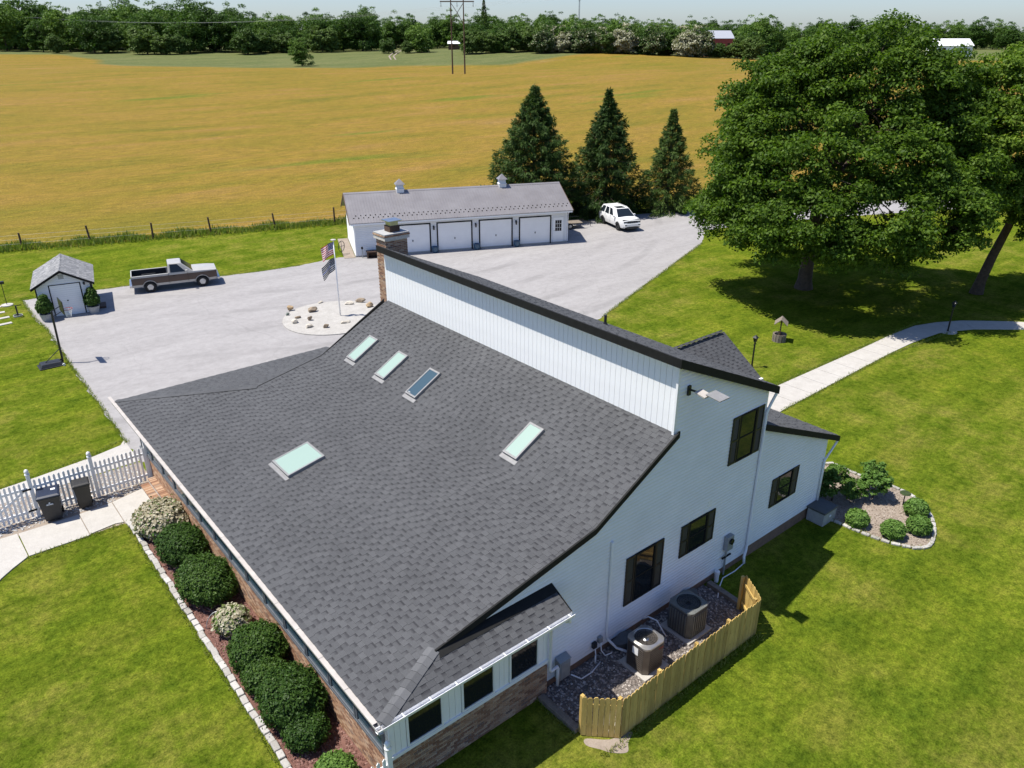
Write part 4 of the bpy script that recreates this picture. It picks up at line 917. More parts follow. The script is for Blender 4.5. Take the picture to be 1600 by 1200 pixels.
def flag(name, label, z_top, mat, drop, sway):
    t = thing(name, label, 'flag', (20.7, 41.94, z_top))
    nu, nv = 24, 13; V = []; UV = []
    for i in range(nu+1):
        a = i/nu
        for j in range(nv+1):
            b = j/nv   # b=1 at top
            x = -a*.86; z = -(1-b)*.74 - drop*a**1.25 - .10*a*(1-b); y = sway*math.sin(a*7+b*1.4)*a**.6*.5 + .10*math.sin(a*13-b*2)*a
            p = RV*(x*.92+.03*math.sin(a*9+b)) + Vector((RV.y*-1, RV.x, 0))*y + Vector((0, 0, z)); V.append(p); UV.append((a, b))
    F = [(i*(nv+1)+j, (i+1)*(nv+1)+j, (i+1)*(nv+1)+j+1, i*(nv+1)+j+1) for i in range(nu) for j in range(nv)]
    me = bpy.data.meshes.new('cloth'); me.from_pydata([tuple(v) for v in V], [], F); me.materials.append(MATS[mat]); u = me.uv_layers.new(name='UVMap')
    for lp in me.loops: u.data[lp.index].uv = UV[lp.vertex_index]
    link('cloth', me, t, smooth=True)
flag('national_flag', 'red and white striped flag with starred blue corner, upper on the pole', 4.72, 'flag_red', .42, .3)
flag('striped_flag', 'black and white striped flag with dark corner, lower on the pole', 3.80, 'flag_black', .66, -.34)
def rock(name, label, loc, size, seed, rz=0, group=None, mat='rock', cat='rock'):
    rg = np.random.default_rng(seed); bm = bmesh.new(); bmesh.ops.create_icosphere(bm, subdivisions=3, radius=.5)
    ks = rg.normal(size=(9, 3)); ks /= np.linalg.norm(ks, axis=1)[:, None]; off = rg.uniform(.26, .42, 9)
    for v in bm.verts:
        p = np.array(v.co)
        for k, o in zip(ks, off):
            dd = p @ k
            if dd > o: p = p - k*(dd-o)*.9
        p += .02*np.sin(p[[1, 2, 0]]*17+seed); v.co = Vector(p*np.array(size))
    zmin = min(v.co.z for v in bm.verts)
    for v in bm.verts: v.co.z -= zmin + .06*size[2]
    me = bpy.data.meshes.new(name); bm.to_mesh(me); bm.free(); me.materials.append(MATS[mat]); o = link(name, me, loc=loc); o.rotation_euler = (0, 0, rz); return tag(o, label, cat, group)
island('rock_dark', [(0, (.20, .155, .11)), (1, (.33, .26, .185))], grain=5, gvar=.35, bmp=.6); island('rock_pale', [(0, (.50, .45, .37)), (1, (.62, .56, .46))], grain=5, gvar=.25, bmp=.5); island('rock_green', [(0, (.11, .13, .11)), (1, (.16, .18, .15))], grain=5, gvar=.3, bmp=.5)
for i, (x, y, sx, sy, sz, mt, lab) in enumerate([
    (18.75, 44.9, .80, .6, .60, 'rock', 'squat tan boulder at the rear left of the gravel island'), (19.75, 43.7, 1.15, .55, .55, 'rock_dark', 'long brown boulder just left of the flagpole base'),
    (20.9, 45.0, .65, .3, .22, 'rock_pale', 'flat pale stone behind the flagpole base'), (22.2, 43.6, 1.0, .5, .42, 'rock_pale', 'broad pale boulder to the right of the flagpole'),
    (22.95, 42.3, .95, .6, .55, 'rock', 'big tan boulder next to the brown hollow one'), (23.0, 43.5, 1.15, .55, .5, 'rock_dark', 'dark brown hollow boulder at the right rear of the island'),
    (18.2, 44.1, .42, .3, .28, 'rock_green', 'small green grey stone at the left of the island'), (18.45, 43.2, .6, .35, .26, 'rock_dark', 'small brown stone near the green grey stone'),
    (17.95, 42.1+.4, .72, .6, .42, 'rock_pale', 'pale yellowish boulder at the left rim of the island'), (18.85, 42.35, .58, .45, .48, 'rock_dark', 'upright brown stone near the island centre'),
    (18.25, 41.2, .75, .45, .4, 'rock_pale', 'pale wedge shaped stone at the front left of the island'), (19.0, 40.55, .62, .4, .36, 'rock_dark', 'speckled brown stone at the front edge of the island'),
    (20.25, 40.55, 1.1, .4, .3, 'rock_pale', 'long flat cream stone in front of the flagpole')]):
    rock('boulder', lab, (x, y, .058), (sx*.68, sy*.68, sz*.66), 40+i, random.uniform(-.6, .2), 'boulders on the gravel island', mt)

# ------------------------------------------------------------------ air conditioner yard
def condenser(name, label, loc, s, h, body, top, louvred):
    t = thing(name, label, 'air conditioner', loc)
    m = MB(); m.box(-s*.62, s*.62, -s*.62, s*.62, 0, .07); m.build('pad', 'concrete', t, bevel=.01)
    m = MB(); r = s/2; c = .12
    ring = lambda q, z: [(q-c, -q, z), (q, -q+c, z), (q, q-c, z), (q-c, q, z), (-q+c, q, z), (-q, q-c, z), (-q, -q+c, z), (-q+c, -q, z)]
    m.loft([ring(r, .09), ring(r, h-.06)]); b = m.build('casing', body, t)
    # louvres or corner grille bars, all around
    k = 0
    if louvred:
        for sx, sy in ((0, -1), (1, 0), (0, 1), (-1, 0)):
            for i in range(7):
                a = -r+.16+i*(s-.32)/6; m = MB()
                if sx == 0: m.box(a-.018, a+.018, sy*r-.02, sy*r+.02, .16, h-.12)
                else: m.box(sx*r-.02, sx*r+.02, a-.018, a+.018, .16, h-.12)
                m.build('louvre', top, b)
    else:
        for sx, sy in ((0, -1), (1, 0), (0, 1), (-1, 0)):
            for i in range(11):
                z = .16+i*(h-.3)/10; m = MB()
                if sx == 0: m.box(-r+.13, r-.13, sy*r-.012, sy*r+.012, z, z+.022)
                else: m.box(sx*r-.012, sx*r+.012, -r+.13, r-.13, z, z+.022)
                m.build('louvre', body, b)
    # top plate with round opening
    n = 32; m = MB(); ro = r*.80; outer = []
    for j in range(n):
        a = 2*math.pi*j/n; cx, cy = math.cos(a), math.sin(a); q = min(r/max(abs(cx), 1e-6), r/max(abs(cy), 1e-6)); q = min(q, r*1.24); outer.append((q*cx, q*cy))
    for z0, z1, f in ((h-.06, h, 1), ):
        vs = [(x, y, h-.07) for x, y in outer] + [(x, y, h-.01) for x, y in outer] + [(ro*1.05*math.cos(2*math.pi*j/n), ro*1.05*math.sin(2*math.pi*j/n), h+.02) for j in range(n)] + [(ro*math.cos(2*math.pi*j/n), ro*math.sin(2*math.pi*j/n), h+.0) for j in range(n)] + [(ro*math.cos(2*math.pi*j/n), ro*math.sin(2*math.pi*j/n), h-.16) for j in range(n)]
        m.add(vs, [(i*n+j, i*n+(j+1) % n, (i+1)*n+(j+1) % n, (i+1)*n+j) for i in range(4) for j in range(n)])
    m.build('top_plate', top, t, smooth=False)
    m = MB(); m.lathe([(ro, h-.18), (0, h-.18)], n=n); m.build('fan_well', 'black_plastic', t)
    f = MB(); f.lathe([(.09, h-.15), (.09, h-.06), (.05, h-.04)], n=12); f = f.build('fan_hub', 'steel' if not louvred else 'black_plastic', t)
    for i in range(4):
        a = i*math.pi/2+.4; m = MB(); M = Matrix.Rotation(a, 3, 'Z') @ Matrix.Rotation(.45, 3, 'X'); m.cbox((math.cos(a)*ro*.5, math.sin(a)*ro*.5, h-.11), (ro*.75, ro*.34, .008), M); m.build('fan_blade', 'grey_metal' if not louvred else 'black_plastic', f)
    g = MB()
    for rr in (ro*.35, ro*.55, ro*.75, ro*.93): g.tube([(rr*math.cos(x), rr*math.sin(x), h+.0) for x in np.linspace(0, 2*math.pi, 25)], .004, 4, False)
    for i in range(8): a = i*math.pi/4; g.tube([(0, 0, h+.002), (ro*math.cos(a), ro*math.sin(a), h+.002)], .004, 4, False)
    g.build('fan_guard', 'black_trim', t)
    return t
plain('ac_bronze', (.135, .118, .105), .35, .6, var=.15); plain('ac_silver', (.42, .40, .38), .3, .7, var=.1); plain('ac_grey', (.085, .088, .085), .5, .2, var=.15); plain('ac_green_grey', (.16, .165, .15), .5, .2, var=.15)
condenser('air_conditioner', 'bronze and silver air conditioner with fine grille and exposed fan', (13.25, 10.32, 0), .80, .98, 'ac_bronze', 'ac_silver', False)
m = MB(); m.box(-.415, -.402, -.1, .1, .62, .86); m.build('rating_plate', 'white_paint', bpy.data.objects['air_conditioner'])
m = MB(); m.box(.08, .26, -.418, -.404, .78, .81); m.build('badge', 'red_barn', bpy.data.objects['air_conditioner'])
condenser('air_conditioner', 'dark grey air conditioner with wide upright louvres on a pale pad', (15.30, 10.50, 0), .88, .98, 'ac_grey', 'ac_green_grey', True)
eb = thing('disconnect_box', 'grey metal electrical box on the wall beside the brick bay', 'electrical box', (11.05, 11.38, .22))
m = MB(); m.box(-.19, .19, -.20, 0, 0, .62); m.build('cabinet', 'grey_metal', eb, bevel=.01); m = MB(); m.slab([(-.20, -.22, .62), (.20, -.22, .62), (.20, 0, .68), (-.20, 0, .68)], (0, 0, .012)); m.build('rain_hood', 'grey_metal', eb)
m = MB(); m.box(-.15, .15, -.215, -.2, .05, .55); m.build('cover', 'grey_metal', eb)
for i, (x, z) in enumerate(((12.30, .52), (12.52, .60))):
    b = thing('outlet_box', ['dark outlet box low on the siding with cables below', 'grey outlet box with hood next to the vent riser'][i], 'electrical box', (x, 11.38, z)); m = MB(); m.box(-.07, .07, -.10, 0, -.09, .10); m.build('cabinet', ['black_plastic', 'grey_metal'][i], b, bevel=.015)
    m = MB(); m.tube([(0, -.08, -.09), (.02, -.10, -.3), (-.03, -.16, -.5), (-.12, -.22, -.45), (-.10, -.2, -.2)] if i == 0 else [(0, -.08, -.09), (.0, -.12, -.35), (.08, -.2, -.52), (.25, -.3, -.45)], .018, 6); m.build('cable', 'white_vinyl', b, smooth=True)
hz = thing('coolant_line', 'white insulated line arching over gravel to the dark air conditioner', 'pipe', (14.6, 11.3, 0)); m = MB(); m.tube([(-.25, .05, .30), (-.2, -.1, .45), (-.1, -.35, .42), (-.08, -.6, .15), (-.05, -.7, .04)], .022, 6); m.build('hose', 'white_vinyl', hz, smooth=True)
hz = thing('drain_hose', 'thin white hose running from the wall to the timber edging', 'hose', (17.4, 11.2, 0)); m = MB(); m.tube([(1.75, .0, .06), (1.2, -.05, .05), (.6, -.02, .05), (.1, -.25, .06), (-.3, -.5, .04)], .018, 6); m.build('hose', 'white_vinyl', hz, smooth=True)
hz = thing('white_cable', 'pale cable lying on the dark gravel by the electrical box', 'cable', (11.4, 11.0, 0)); m = MB(); m.tube([(-.15, .15, .25), (.1, 0, .05), (.5, .0, .03), (.95, .12, .04)], .02, 6); m.build('hose', 'white_vinyl', hz, smooth=True)
mt = thing('electric_meter', 'grey electric meter box with conduit on the white siding', 'meter', (18.26, 11.385, 0))
m = MB(); m.box(-.16, .16, -.16, 0, .98, 1.52); m.build('cabinet', 'grey_metal', mt, bevel=.02); m = MB(); m.lathe([(.10, 0), (.10, .06), (.0, .09)], n=16)
m.v = [(x, -z-.16, y+1.34) for x, y, z in m.v]; m.build('dial', 'dark_glass', mt); m = MB(); m.tube([(-.05, -.06, .98), (-.05, -.06, 0)], .032, 8); m.build('conduit', 'grey_metal', mt)
m = MB(); m.box(-.25, .20, -.10, -.05, .70, .74); m.build('bracket', 'black_trim', mt)
t = thing('gas_regulator', 'small white capped pipe standing at the foundation', 'pipe', (17.75, 11.25, 0)); m = MB(); m.lathe([(.07, 0), (.07, .30), (.085, .30), (.085, .40), (.05, .43)], n=14); m.build('pipe', 'white_vinyl', t, smooth=False)
t = thing('window_well', 'low blue grey plastic window well cover behind the bronze unit', 'window well', (13.35, 11.30, 0)); m = MB(); m.add([(.42*math.cos(a), -.42*math.sin(a)*.8, z) for z in (0, .28) for a in np.linspace(0, math.pi, 12)] + [(0, 0, .42)], [(i, i+1, 13+i, 12+i) for i in range(11)] + [(12+i, 13+i, 24) for i in range(11)]); m.build('cover', 'blue_pot' if False else 'ac_grey', t)
t = thing('window_well', 'blue grey plastic window well cover behind the dark unit', 'window well', (16.25, 11.30, 0)); m = MB(); m.add([(.42*math.cos(a), -.42*math.sin(a)*.8, z) for z in (0, .28) for a in np.linspace(0, math.pi, 12)] + [(0, 0, .42)], [(i, i+1, 13+i, 12+i) for i in range(11)] + [(12+i, 13+i, 24) for i in range(11)]); m.build('cover', 'ac_grey', t)
# pine board fence round the units
fn = thing('board_fence', 'new yellow pine board fence screening the air conditioners', 'fence', (13.8, 9.03, 0))
bv = []
for vi in range(3):
    m = MB(); w, H = .131, 1.29+.012*vi; m.slab([(-w/2, 0, .02), (w/2, 0, .02), (w/2, 0, H-.05), (w/2-.035, 0, H), (-w/2+.035, 0, H), (-w/2, 0, H-.05)], (0, .018, 0)); o = m.build('fence_board', 'pine', fn); bv.append(o.data); bpy.data.objects.remove(o)
def boards(p, q, nm='fence_board'):
    L = math.hypot(q[0]-p[0], q[1]-p[1]); a = math.atan2(q[1]-p[1], q[0]-p[0]); n = math.ceil(L/.141)
    for i in range(n):
        t = (i+.5)/n; o = bpy.data.objects.new(nm, random.choice(bv)); COL.objects.link(o); o.parent = fn
        o.location = (p[0]+(q[0]-p[0])*t-13.8, p[1]+(q[1]-p[1])*t-9.03, random.uniform(-.012, .012)); o.rotation_euler = (random.uniform(-.008, .008), random.uniform(-.006, .006), a)
boards((10.20, 9.70), (10.90, 9.02)); boards((10.92, 9.01), (16.68, 9.03)); boards((16.70, 9.04), (17.28, 9.95))
for p, q, e in (((10.25, 9.72), (10.93, 9.06), .3), ((10.93, 9.055), (16.66, 9.075), .35), ((16.66, 9.10), (17.24, 9.97), .3)):
    for z in (.3, 1.0): m = MB(); m.bar((p[0], p[1], z), (q[0], q[1], z), .04, .085); m.build('rail', 'pine', fn, True)
for x, y in ((10.3, 9.78), (10.96, 9.14), (12.4, 9.13), (13.9, 9.13), (15.3, 9.13), (16.62, 9.18), (17.2, 10.0)): m = MB(); m.box(x-.045, x+.045, y-.045, y+.045, 0, 1.24); m.build('post', 'pine', fn, True)
for p, q, lab in (((10.22, 11.22), (10.22, 9.82), 'grey landscape timber at the brick bay end of the gravel'), ((17.42, 11.3), (17.34, 10.0), 'grey landscape timber at the far end of the gravel')):
    t = thing('landscape_timber', lab, 'timber', (p[0], p[1], 0)); 
    for z in (.0, .075): m = MB(); m.bar((p[0]+random.uniform(-.01, .01), p[1], z+.04), (q[0], q[1], z+.04), .19, .072); m.build('beam', 'timber', t, True, bevel=.015)
def pebbles(name, poly, n, mat, s0, s1, seed, z=.008):
    rg = np.random.default_rng(seed); xs = [p[0] for p in poly]; ys = [p[1] for p in poly]; V = []; Fs = []
    c = 0
    while c < n:
        x, y = rg.uniform(min(xs), max(xs)), rg.uniform(min(ys), max(ys))
        if not inside(poly, x, y): continue
        c += 1; s = rg.uniform(s0, s1); a = rg.uniform(0, 6.28); b = len(V); ca, sa = math.cos(a), math.sin(a)
        for px, py, pz in ((1, 0, .2), (.2, .8, .25), (-.9, .3, .2), (-.3, -.75, .22), (.1, .05, .8), (.1, .0, -.1)): V.append((x+s*(px*ca-py*sa), y+s*(px*sa+py*ca), z+s*pz*rg.uniform(.7, 1.2)))
        Fs += [(b, b+1, b+4), (b+1, b+2, b+4), (b+2, b+3, b+4), (b+3, b, b+4)]
    me = bpy.data.meshes.new(name); me.from_pydata(V, [], Fs); me.materials.append(MATS[mat]); o = link(name, me); return stuff(o)
tag(pebbles('gravel', [(11.0, 9.15), (16.65, 9.15), (17.25, 10.05), (17.3, 11.4), (10.35, 11.4), (10.35, 9.8)], 5200, 'pebble', .025, .06, 1), 'dark river gravel around the air conditioners', 'gravel')
tag(pebbles('pale_gravel', [(11.0, 9.12), (14.6, 9.12), (14.6, 9.42), (11.0, 9.42)], 700, 'pebble_light', .03, .06, 2, .03), 'pale pebbles along the inside of the pine fence', 'gravel')
island('pebble_brown', [(0, (.17, .13, .10)), (.5, (.28, .225, .175)), (1, (.42, .36, .30))], grain=20, gvar=.15)
tag(pebbles('bed_gravel', BEDR, 5200, 'pebble_brown', .02, .042, 3, .004), 'pinkish gravel covering the shrub bed', 'gravel')
tag(pebbles('mulch', [(4.3, 11.3), (5.7, 11.3), (5.7, 26.4), (4.3, 26.4)], 7000, 'mulch_chip', .02, .05, 4, .006), 'red brown wood mulch in the long bed', 'mulch')
tag(pebbles('path_gravel', [(-4, 28.6), (.9, 28.6), (4.0, 28.55), (5.2, 28.85), (5.5, 29.6), (5.5, 30.9), (-4, 30.9)], 3200, 'pebble_light', .03, .06, 5, .006), 'pale gravel beside and behind the picket fence', 'gravel')
0 and tag(pebbles('path_gravel', [(-4, 23.6), (-1.5, 24.8), (.35, 26.2), (.9, 26.65), (.9, 26.2), (-1, 24.2)], 10, 'pebble_light', .03, .05, 6, .006), 'few loose pebbles at the curved path edge', 'gravel')

# ------------------------------------------------------------------ edging stones
es = thing('stone_edging', 'row of pale stone blocks edging the long mulch bed', 'edging', (4.15, 19, 0))
ev = []
for v in range(4):
    m = MB(); L = .27+.02*v; m.box(-.085, .085, -L/2, L/2, 0, .10); o = m.build('block', 'edging_stone', es, bevel=.025); ev.append(o)
y = 12.0; k = 0
while y < 26.5:
    o = ev[k] if k < 4 else random.choice(ev).copy()
    if k >= 4: COL.objects.link(o); o.parent = es
    o.location = (random.uniform(-.02, .02), y-19, random.uniform(-.015, .01)); o.rotation_euler = (random.uniform(-.05, .05), random.uniform(-.05, .05), random.uniform(-.10, .10)); y += .315; k += 1
er = thing('stone_edging', 'curved row of pale stones around the gravel shrub bed', 'edging', (25.5, 10, 0)); acc = 0; prev = None
path = BEDR[4:] + BEDR[:1]
tot = 0
for p, q in zip(path, path[1:]):
    L = math.hypot(q[0]-p[0], q[1]-p[1]); n = 0
    while acc <= L:
        t = acc/L; o = ev[0].copy(); o.data = random.choice(ev).data; COL.objects.link(o); o.parent = er; o.scale = (.8, 1, .8); o.location = (p[0]+(q[0]-p[0])*t-25.5, p[1]+(q[1]-p[1])*t-10, -.01); o.rotation_euler = (0, 0, math.atan2(q[1]-p[1], q[0]-p[0])+math.pi/2+random.uniform(-.1, .1)); acc += .33
    acc -= L

# ------------------------------------------------------------------ picket fences
pf = thing('picket_fence', 'white picket fence with ball topped posts behind the bins', 'picket fence', (3.0, 29.2, 0))
def picket_mesh(H, w=.075):
    m = MB(); m.slab([(-w/2, 0, .07), (w/2, 0, .07), (w/2, 0, H-.09), (w/2+.004, 0, H-.06), (0, 0, H), (-w/2-.004, 0, H-.06), (-w/2, 0, H-.09)], (0, .022, 0)); o = m.build('picket', 'white_vinyl'); me = o.data; bpy.data.objects.remove(o); return me
PK = picket_mesh(1.52)
def picket_run(fence, x0, x1, y, org, H=1.52, me=None):
    me = me or PK; n = int((x1-x0)/.148)
    for i in range(n): o = bpy.data.objects.new('picket', me); COL.objects.link(o); o.parent = fence; o.location = (x0+(i+.5)*(x1-x0)/n-org[0], y-org[1], 0)
    for z in (.30, 1.22): m = MB(); m.box(x0, x1, y+.024, y+.064, z-.045, z+.045); m.build('rail', 'white_vinyl', fence, True)
def post(fence, x, y, H=1.75, s=.062):
    m = MB(); m.box(x-s, x+s, y-s, y+s, 0, H); p = m.build('post', 'white_vinyl', fence, True, bevel=.006); m = MB(); m.lathe([(.085, 0), (.085, .03), (.05, .05), (.07, .10), (.075, .14), (.05, .20), (0, .23)], (x, y, H), 14); m.build('finial', 'white_vinyl', p, smooth=True)
for a, b in ((1.80, 3.68), (3.82, 5.66)): picket_run(pf, a, b, 29.16, (3.0, 29.2))
for x in (1.73, 3.75, 5.68): post(pf, x, 29.2)
gt = thing('picket_gate', 'white picket gate with diagonal brace and black hinges', 'gate', (1.0, 29.2, 0)); picket_run(gt, .12, 1.62, 29.16, (1.0, 29.2)); m = MB(); m.bar((.15, 29.2, .30), (1.6, 29.2, 1.22), .03, .08); m.build('brace', 'white_vinyl', gt, True)
for z in (.35, 1.2): m = MB(); m.box(1.45, 1.72, 29.12, 29.15, z-.03, z+.03); m.build('hinge', 'black_trim', gt, True)
pl = thing('picket_fence', 'white picket fence continuing past the gate towards the lawn', 'picket fence', (-1.5, 29.2, 0)); picket_run(pl, -3.6, -.02, 29.16, (-1.5, 29.2)); post(pl, .05, 29.2)
pn = thing('picket_fence', 'short white picket fence at the brick corner of the house', 'picket fence', (5.0, 11.1, 0)); picket_run(pn, 3.6, 5.55, 11.06, (5.0, 11.1)); post(pn, 5.62, 11.12, 1.7)

# ------------------------------------------------------------------ bins
def bin_(name, label, loc, rz, w, d, H, mat, lid, logo):
    t = thing(name, label, 'bin', loc, rz)
    m = MB(); rg = lambda a, b, z, o=0: [(-a/2, -b/2+o, z), (a/2, -b/2+o, z), (a/2, b/2+o, z), (-a/2, b/2+o, z)]
    m.loft([rg(w*.72, d*.70, .06), rg(w*.94, d*.94, H*.86), rg(w, d, H*.88), rg(w, d, H*.93)]); b = m.build('body', mat, t, bevel=.025)
    m = MB(); m.loft([rg(w*1.05, d*1.06, H*.93), rg(w*1.03, d*1.04, H*.97), rg(w*.86, d*.84, H+.01)]); m.build('lid', lid, t, bevel=.012)
    m = MB(); m.tube([(-w*.4, d*.56, H*.88), (w*.4, d*.56, H*.88)], .018, 8); m.build('handle', mat, t)
    for s in (-1, 1):
        m = MB(); m.lathe([(.0, -.03), (.11, -.03), (.125, 0), (.11, .03), (0, .03)], n=18); m.v = [(z+s*w*.40, x+d*.36, y+.125) for x, y, z in m.v]; wl_ = m.build('wheel', 'rubber', t)
    if logo:
        m = MB(); yy = -d*.475; m.lathe([(0, 0), (.028, 0), (.028, .006), (0, .006)], n=10); m.v = [(x, -z+yy+.004, y+H*.74) for x, y, z in m.v]
        m.box(-.10, -.015, yy-.004, yy+.03, H*.70, H*.705); m.box(.015, .10, yy-.004, yy+.03, H*.70, H*.705); m.box(-.11, .11, yy-.001, yy+.03, H*.665, H*.685); m.build('emblem', 'white_paint', b)
        m = MB(); m.box(.10, .24, .0, .12, H+.008, H+.016); m.build('label_sticker', 'white_paint', t)
    return t
bin_('wheelie_bin', 'large dark bin with blue lid and white emblem beside the picket fence', (2.15, 28.75, .01), -.18, .72, .80, 1.12, 'bin_dark' if False else 'black_plastic', 'bin_blue', True)
bin_('wheelie_bin', 'smaller plain black wheelie bin beside the blue lidded one', (3.22, 28.82, .01), -.12, .56, .58, 1.08, 'bin_dark', 'bin_dark', False)

# ------------------------------------------------------------------ lamps, floodlight, deck box, well, hoop
def lamp_post(label, x, y, H):
    t = thing('lamp_post', label, 'lamp post', (x, y, 0)); m = MB(); m.tube([(0, 0, 0), (0, 0, H-.32)], .045, 10); m.build('pole', 'lamp_black', t)
    m = MB(); m.lathe([(.10, 0), (.06, .06), (.05, .16)], n=12); m.build('base', 'lamp_black', t)
    m = MB(); m.loft([[(s*a, s2*a, z) for s, s2 in ((-1,-1),(1,-1),(1,1),(-1,1))] for a, z in ((.055, H-.32), (.095, H-.08))]); m.build('lantern_glass', 'car_glass', t)
    m = MB(); m.loft([[(s*a, s2*a, z) for s, s2 in ((-1,-1),(1,-1),(1,1),(-1,1))] for a, z in ((.13, H-.08), (.06, H), (.015, H+.06))]); m.build('lantern_cap', 'lamp_black', t)
    m = MB(); m.box(-.14, .14, -.012, .012, H-.46, H-.44); m.build('ladder_rest', 'lamp_black', t)
lamp_post('black lamp post beside the bend of the concrete walk', 47.1, 16.7, 1.85); lamp_post('black lamp post standing by the front entrance roof', 33.6, 20.9, 1.75)
m = MB(); m.lathe([(.5, 0), (.5, .05), (0, .05)], (47.1, 16.7, 0), 16); structure(m.build('lamp_footing', 'concrete'))
t = thing('flood_light', 'solar flood light on a bracket high on the white gable', 'flood light', (15.44, 11.385, 7.4))
m = MB(); m.box(-.05, .05, -.06, 0, -.14, .14); m.build('wall_plate', 'lamp_black', t); m = MB(); m.tube([(0, -.03, .03), (.0, -.32, .05)], .03, 8); m.build('arm', 'lamp_black', t)
m = MB(); m.cbox((.0, -.48, .06), (.30, .34, .05), Matrix.Rotation(.15, 3, 'X')); m.build('lamp_head', 'beige_guard', t, bevel=.01); m = MB(); m.cbox((.16, -.82, .07), (.42, .46, .03), Matrix.Rotation(.1, 3, 'X')); m.build('solar_panel', 'sky_frame', t, bevel=.006)
t = thing('deck_box', 'light grey plastic deck box with dark lid at the wing corner', 'storage box', (23.55, 11.02, 0), 0)
m = MB(); m.box(-.42, .42, -.33, .33, 0, .50); m.build('body', 'pot_grey', t, bevel=.02); m = MB(); m.box(-.45, .45, -.36, .36, .50, .58); m.build('lid', 'ac_grey', t, bevel=.02); m = MB(); m.box(-.05, .05, -.35, -.33, .28, .34); m.build('latch', 'white_paint', t)
t = thing('wishing_well', 'small wooden wishing well with little pitched roof on the lawn', 'wishing well', (38.1, 22.2, 0), .5)
m = MB(); m.lathe([(.0, .0), (.34, .0), (.36, .42), (.30, .42), (.28, .1)], n=14); w = m.build('tub', 'timber', t)
for i in range(14): a = 2*math.pi*(i+.5)/14; m = MB(); m.cbox((.365*math.cos(a), .365*math.sin(a), .22), (.03, .14, .44), Matrix.Rotation(a, 3, 'Z')); m.build('stave', 'timber', w)
for s in (-1, 1): m = MB(); m.box(s*.26-.03, s*.26+.03, -.03, .03, .3, 1.12); m.build('upright', 'brown_wood', t)
for s in (-1, 1): m = MB(); m.slab([(-.38, 0, 1.36), (.38, 0, 1.36), (.38, s*.36, 1.04), (-.38, s*.36, 1.04)], (0, 0, .03)); m.build('roof_board', 'timber', t)
m = MB(); m.tube([(-.34, 0, .85), (.34, 0, .85)], .03, 8); m.build('windlass', 'brown_wood', t)
t = thing('basketball_hoop', 'portable basketball hoop with black pole and base at the driveway edge', 'basketball hoop', (5.75, 44.6, 0))
m = MB(); m.slab([(-1.25, -.42, 0), (-.05, -.42, 0), (-.05, .42, 0), (-1.25, .42, 0)], (0, 0, .06)); m.loft([[(-1.2, -.38, .06), (-.1, -.38, .06), (-.1, .38, .06), (-1.2, .38, .06)], [(-1.1, -.28, .24), (-.2, -.28, .22), (-.2, .28, .22), (-1.1, .28, .24)]]); m.build('base', 'black_plastic', t, bevel=.02)
m = MB(); m.tube([(-.08, 0, .1), (-.02, 0, 2.9)], .055, 10); m.build('pole', 'lamp_black', t); m = MB(); m.tube([(-.9, 0, .22), (-.07, 0, .85)], .022, 8); m.build('brace', 'lamp_black', t)
for z in (2.75, 3.05): m = MB(); m.tube([(-.03, 0, z-.15), (.45, 0, z+.05)], .022, 6); m.build('arm', 'lamp_black', t)
m = MB(); m.box(.45, .49, -.56, .56, 2.72, 3.45); m.build('backboard', 'lamp_black', t, bevel=.01); m = MB(); m.tube([(.73+.23*math.cos(a), .23*math.sin(a), 2.88) for a in np.linspace(0, 2*math.pi, 21)], .014, 6, False); m.tube([(.49, 0, 2.88), (.52, 0, 2.88)], .03, 6); m.build('rim', 'red_barn', t)
nt = MB()
for i in range(12):
    a = 2*math.pi*i/12; a2 = a+.5; nt.tube([(.73+.22*math.cos(a), .22*math.sin(a), 2.87), (.73+.15*math.cos(a2), .15*math.sin(a2), 2.65), (.73+.12*math.cos(a), .12*math.sin(a), 2.45)], .005, 4, False); nt.tube([(.73+.22*math.cos(a), .22*math.sin(a), 2.87), (.73+.15*math.cos(a-.5), .15*math.sin(a-.5), 2.65), (.73+.12*math.cos(a), .12*math.sin(a), 2.45)], .005, 4, False)
nt.build('net', 'white_vinyl', t)
for s in (-1, 1): m = MB(); m.lathe([(.0, -.03), (.07, -.03), (.07, .03), (0, .03)], n=12); m.v = [(x-.12, z+s*.42, y+.07) for x, y, z in m.v]; m.build('wheel', 'white_vinyl' if s < 0 else 'rubber', t)
t = thing('garden_ornament', 'dark bird feeder stake with stone ring on the lawn by the shed', 'ornament', (5.05, 57.6, 0)); m = MB(); m.tube([(0, 0, 0), (0, 0, 1.5)], .02, 6); m.box(-.16, .16, -.1, .1, 1.45, 1.6); m.build('stake', 'lamp_black', t); m = MB(); m.lathe([(.35, 0), (.35, .06), (.0, .08)], n=14); m.build('ring', 'edging_stone', t)
t = thing('garden_ornament', 'dark spigot post with coiled hose near the shed corner', 'ornament', (5.2, 54.6, 0)); m = MB(); m.tube([(0, 0, 0), (0, 0, .75)], .05, 6); m.build('stake', 'lamp_black', t); m = MB(); m.tube([(.25*math.cos(a), .25*math.sin(a), .05+.005*a) for a in np.linspace(0, 18, 60)], .02, 5); m.build('hose', 'pot_grey', t)
st = thing('stepping_stones', 'pale rectangular stepping slabs in the lawn beside the shed', 'paving', (4.4, 55, 0), 0)
for y in (53.6, 54.9, 56.2, 57.6, 58.8): m = MB(); m.cbox((4.35+random.uniform(-.05, .05), y, .012), (.75, .32, .05), Matrix.Rotation(random.uniform(-.1, .1), 3, 'Z')); m.build('slab', 'concrete', st, True)
t = thing('trailer', 'low dark utility trailer frame parked at the garage end', 'trailer', (48.3, 50.6, 0), -.4)
m = MB(); m.box(-1.2, 1.2, -.6, .6, .46, .52); m.build('deck', 'timber', t)
